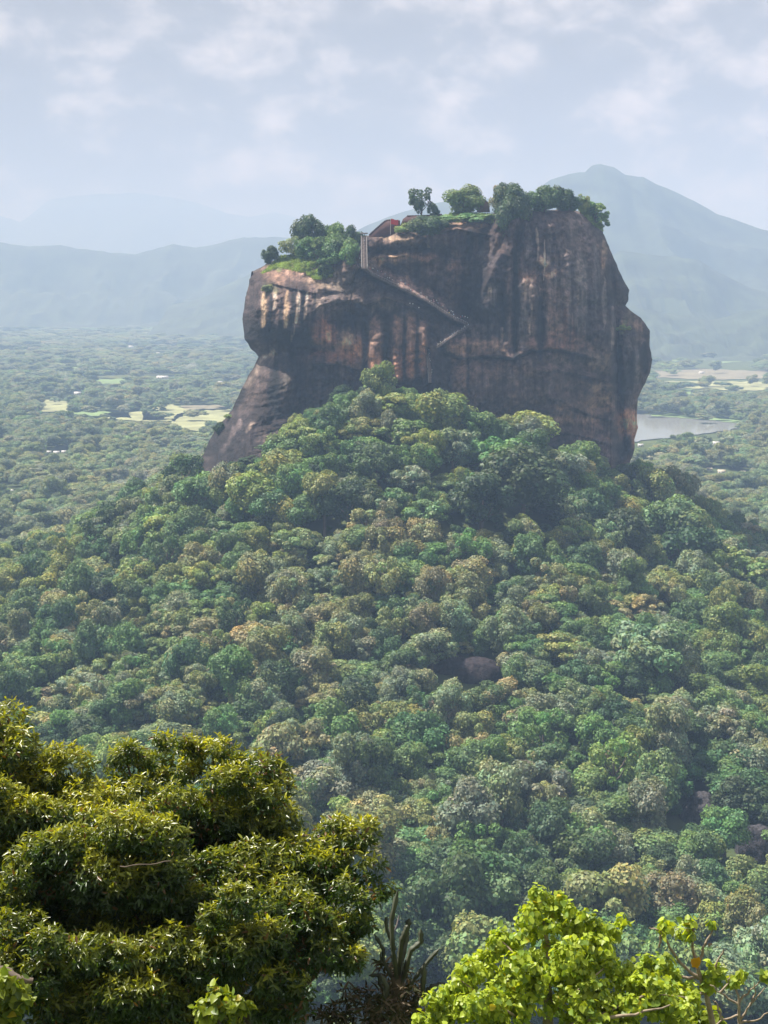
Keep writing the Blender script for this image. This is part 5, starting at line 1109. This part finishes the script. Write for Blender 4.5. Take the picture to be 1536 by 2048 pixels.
twiggy('sapling', 'thin pale-stemmed sapling with sparse leaf tufts right of the lime-green tree', P(1428, 2060, D), [P(1426, 2050, D), P(1412, 1985, D), P(1395, 1935, D), P(1385, 1895, D), P(1388, 1855, D)],
       [[P(1408, 1965, D), P(1360, 1925, D), P(1322, 1862, D), P(1298, 1856, D)], [P(1395, 1930, D), P(1412, 1885, D), P(1426, 1855, D)], [P(1412, 1975, D), P(1432, 1930, D), P(1448, 1898, D)], [P(1405, 1960, D), P(1350, 1950, D), P(1318, 1938, D)], [P(1412, 1985, D), P(1380, 1990, D), P(1340, 1985, D)], [P(1418, 1890, D), P(1424, 1888, D)], [P(1322, 1870, D), P(1318, 1895, D)]],
       [(1330, 1852, 20, D), (1376, 1842, 14, D), (1425, 1848, 13, D), (1372, 1868, 20, D), (1430, 1945, 26, D), (1415, 1965, 22, D), (1330, 1925, 26, D), (1300, 1935, 30, D), (1350, 1960, 24, D), (1460, 1962, 16, D), (1380, 1985, 26, D)], col_lime, 920, M_PALEBARK, .045)
root = empty('yellow_leaf', P(1390, 1924, D - .05)); tag(root, 'single orange-yellow leaf hanging on the thin sapling', 'leaf')
g = Geo(); leaves(g, 'heart', np.array([[0, 0, .04], [.02, -.01, .03]]), np.array([[.2, -.3, -.9], [-.5, -.2, -.8]]), np.array([[0, -1, .2], [.2, -1, .3]]), np.array([.11, .10]), .7, np.array([[.62, .36, .02], [.6, .4, .03]])); link('blade', g.mesh('blade', True), M_LIME, root)
root.name = 'leaf'
D = 16.0
twiggy('bare_shrub', 'leafless pale twiggy shrub in the bottom right corner', P(1490, 2070, D), [P(1480, 2050, D), P(1478, 2000, D), P(1468, 1965, D)],
       [[P(1480, 2040, D), P(1500, 2010, D), P(1530, 1975, D)], [P(1478, 2010, D), P(1440, 1985, D), P(1420, 1970, D)], [P(1478, 2005, D), P(1500, 1980, D), P(1528, 1955, D)], [P(1480, 2030, D), P(1445, 2040, D), P(1420, 2060, D)], [P(1440, 1985, D), P(1455, 1968, D), P(1460, 1950, D)], [P(1500, 2010, D), P(1510, 1990, D), P(1508, 1965, D)], [P(1482, 2045, D), P(1515, 2040, D), P(1545, 2020, D)], [P(1445, 2040, D), P(1435, 2010, D), P(1425, 2000, D)]], [(1470, 1962, 12, D), (1482, 1948, 8, D), (1530, 1950, 10, D)], col_lime, 930, M_PALEBARK, .03)
# ---- candelabra cactus-like spurge with dry undergrowth
M_SPURGE = simple_mat('spurge_skin', (.075, .085, .058), .6, .4, 5.0, .3)
D = 17.0; b0 = P(800, 2075, D); gz_ = float(height(b0.x, D)); root = empty('candelabra_spurge', (b0.x, D, gz_)); tag(root, 'thorny grey-green cactus-like spurge right of the glossy-leaved tree', 'cactus'); INV = Matrix.Translation(-root.location)
def ribbed(g, pts, r, ribs=4):
    pts = [Vector(p) for p in pts]; fine = []
    for a, b2 in zip(pts[:-1], pts[1:]): fine += [a.lerp(b2, k / 6) for k in range(6)]
    fine.append(pts[-1]); n = ribs * 2; V = []
    for i, p in enumerate(fine):
        d = (fine[min(i + 1, len(fine) - 1)] - fine[max(i - 1, 0)]).normalized(); a = d.cross(Vector((.3, .9, .1))).normalized(); b2 = d.cross(a); pinch = r * (1 + .18 * math.sin(i * 2.1)) * (1 if i < len(fine) - 2 else .75 if i == len(fine) - 2 else .2)
        for k in range(n):
            t = 6.2832 * k / n; q = pinch * (1.25 if k % 2 == 0 else .55); V.append(p + (a * math.cos(t) + b2 * math.sin(t)) * q)
    g.add(np.array([tuple(v) for v in V]), np.array([(i * n + k, i * n + (k + 1) % n, (i + 1) * n + (k + 1) % n, (i + 1) * n + k) for i in range(len(fine) - 1) for k in range(n)]))
g = Geo(); limb(g, [(b0.x, D, gz_ - .2), P(802, 2120, D), P(800, 2020, D), P(792, 1950, D)], .14, .07, 9, .02); o = link('trunk', g.mesh('trunk', True), M_BARK, root); o.matrix_parent_inverse = INV
for i, (a, m_, t) in enumerate([((795, 1970), (785, 1890), (787, 1790)), ((795, 1960), (803, 1880), (806, 1840)), ((796, 1990), (822, 1900), (848, 1868)), ((798, 2000), (835, 1950), (872, 1890)), ((795, 1980), (766, 1920), (758, 1880)), ((800, 2020), (850, 1990), (884, 1960)), ((796, 1950), (812, 1880), (826, 1835)), ((795, 2010), (760, 1970), (744, 1930)), ((800, 2030), (840, 2000), (858, 1930)), ((799, 2040), (770, 2000), (772, 1950)), ((800, 2050), (830, 2030), (835, 1975)), ((798, 2050), (750, 2020), (735, 1980)), ((790, 1900), (774, 1860), (772, 1832)), ((806, 2060), (860, 2040), (892, 2010)), ((800, 2060), (790, 2020), (815, 1985))]):
    dd = D - .35 + .09 * (i % 8); g = Geo(); ribbed(g, [P(*a, D), P(*m_, dd), P((m_[0] + t[0]) / 2 + random.uniform(-9, 9), (m_[1] + t[1]) / 2, dd), P(t[0] + random.uniform(-10, 10), t[1] + random.uniform(-15, 25), dd)], random.uniform(.016, .03)); o = link('stem', g.mesh('stem'), M_SPURGE, root); o.matrix_parent_inverse = INV
def col_dry(r, d, C, m_): return np.where(r.random((len(C), m_, 1)) < .6, np.array([.17, .135, .10]), np.array([.07, .075, .04])) * r.uniform(.6, 1.3, (len(C), m_, 1))
g = Geo(); rosettes(g, 'lance', [(770, 2000, 46, 17.5), (800, 1960, 34, 17.5), (790, 2050, 60, 17.4), (720, 2030, 60, 17.0), (840, 2050, 40, 17.5), (778, 1930, 26, 17.6), (815, 2000, 34, 16.6), (768, 2040, 44, 16.5), (660, 2050, 50, 16.8)], .14, 6, (.06, .13), .25, col_dry, .5, 940, .7)
o = link('bush', g.mesh('bush', True), M_DRY); tag(o, 'dry brownish bush tangled round the base of the thorny spurge', 'bush')
# ---- small bright plants in the lower left
def small_plant(lob, lab, seed, base, kind='heart'):
    gz_ = float(height(base.x, base.y)); root = empty('leafy_plant', (base.x, base.y, gz_)); tag(root, lab, 'plant'); inv = Matrix.Translation(-root.location)
    g = Geo(); rosettes(g, kind, lob, .10, 5, (.05, .10), .55, (lambda r, d, C, m_: col_lime(r, d, C, m_) * .62), .5, seed, .8, (.6, 1.6), .5); o = link('foliage', g.mesh('foliage', True), M_LIME, root); o.matrix_parent_inverse = inv
    g = Geo(); limb(g, [(base.x, base.y, gz_ - .1), P(lob[0][0], lob[0][1] + 60, lob[0][3]), P(lob[0][0], lob[0][1], lob[0][3])], .03, .01, 6, .02); o = link('stem', g.mesh('stem', True), M_BARK, root); o.matrix_parent_inverse = inv
small_plant([(440, 2000, 36, 14.6), (410, 2025, 30, 14.6), (475, 2015, 26, 14.6)], 'young bright green plant in front of the glossy-leaved tree at the bottom', 950, P(440, 2060, 14.6))
small_plant([(10, 1965, 34, 14.4), (30, 2000, 36, 14.4), (0, 2030, 40, 14.4)], 'bright green leafy plant at the bottom left corner', 951, P(10, 2060, 14.4))
small_plant([(1420, 2040, 30, 17.5), (1390, 2040, 26, 17.6)], 'small green plant low between the sapling and the bare shrub', 952, P(1410, 2070, 17.5))

# ------------------------------------------------------------------ haze
HZX, HZY0, HZY1, HZZ0, HZZ1 = 13500.0, -150.0, 25000.0, -204.0, 1150.0
g = Geo(); g.box(((0), (HZY0 + HZY1) / 2, (HZZ0 + HZZ1) / 2), (2 * HZX, HZY1 - HZY0, HZZ1 - HZZ0))
hm = bpy.data.materials.new('haze'); hm.use_nodes = True; hn = hm.node_tree; hn.nodes.clear()
ho = N(hn, 'ShaderNodeOutputMaterial'); hv = N(hn, 'ShaderNodeVolumePrincipled')
hv.inputs['Color'].default_value = (0.43, 0.615, 0.95, 1); hv.inputs['Absorption Color'].default_value = (.44, .28, .10, 1)
hv.inputs['Density'].default_value = 0.00018; hv.inputs['Anisotropy'].default_value = -0.15
L(hn, hv.outputs['Volume'], ho.inputs['Volume'])
hz = tag(link('haze', g.mesh('haze'), hm), kind='stuff')
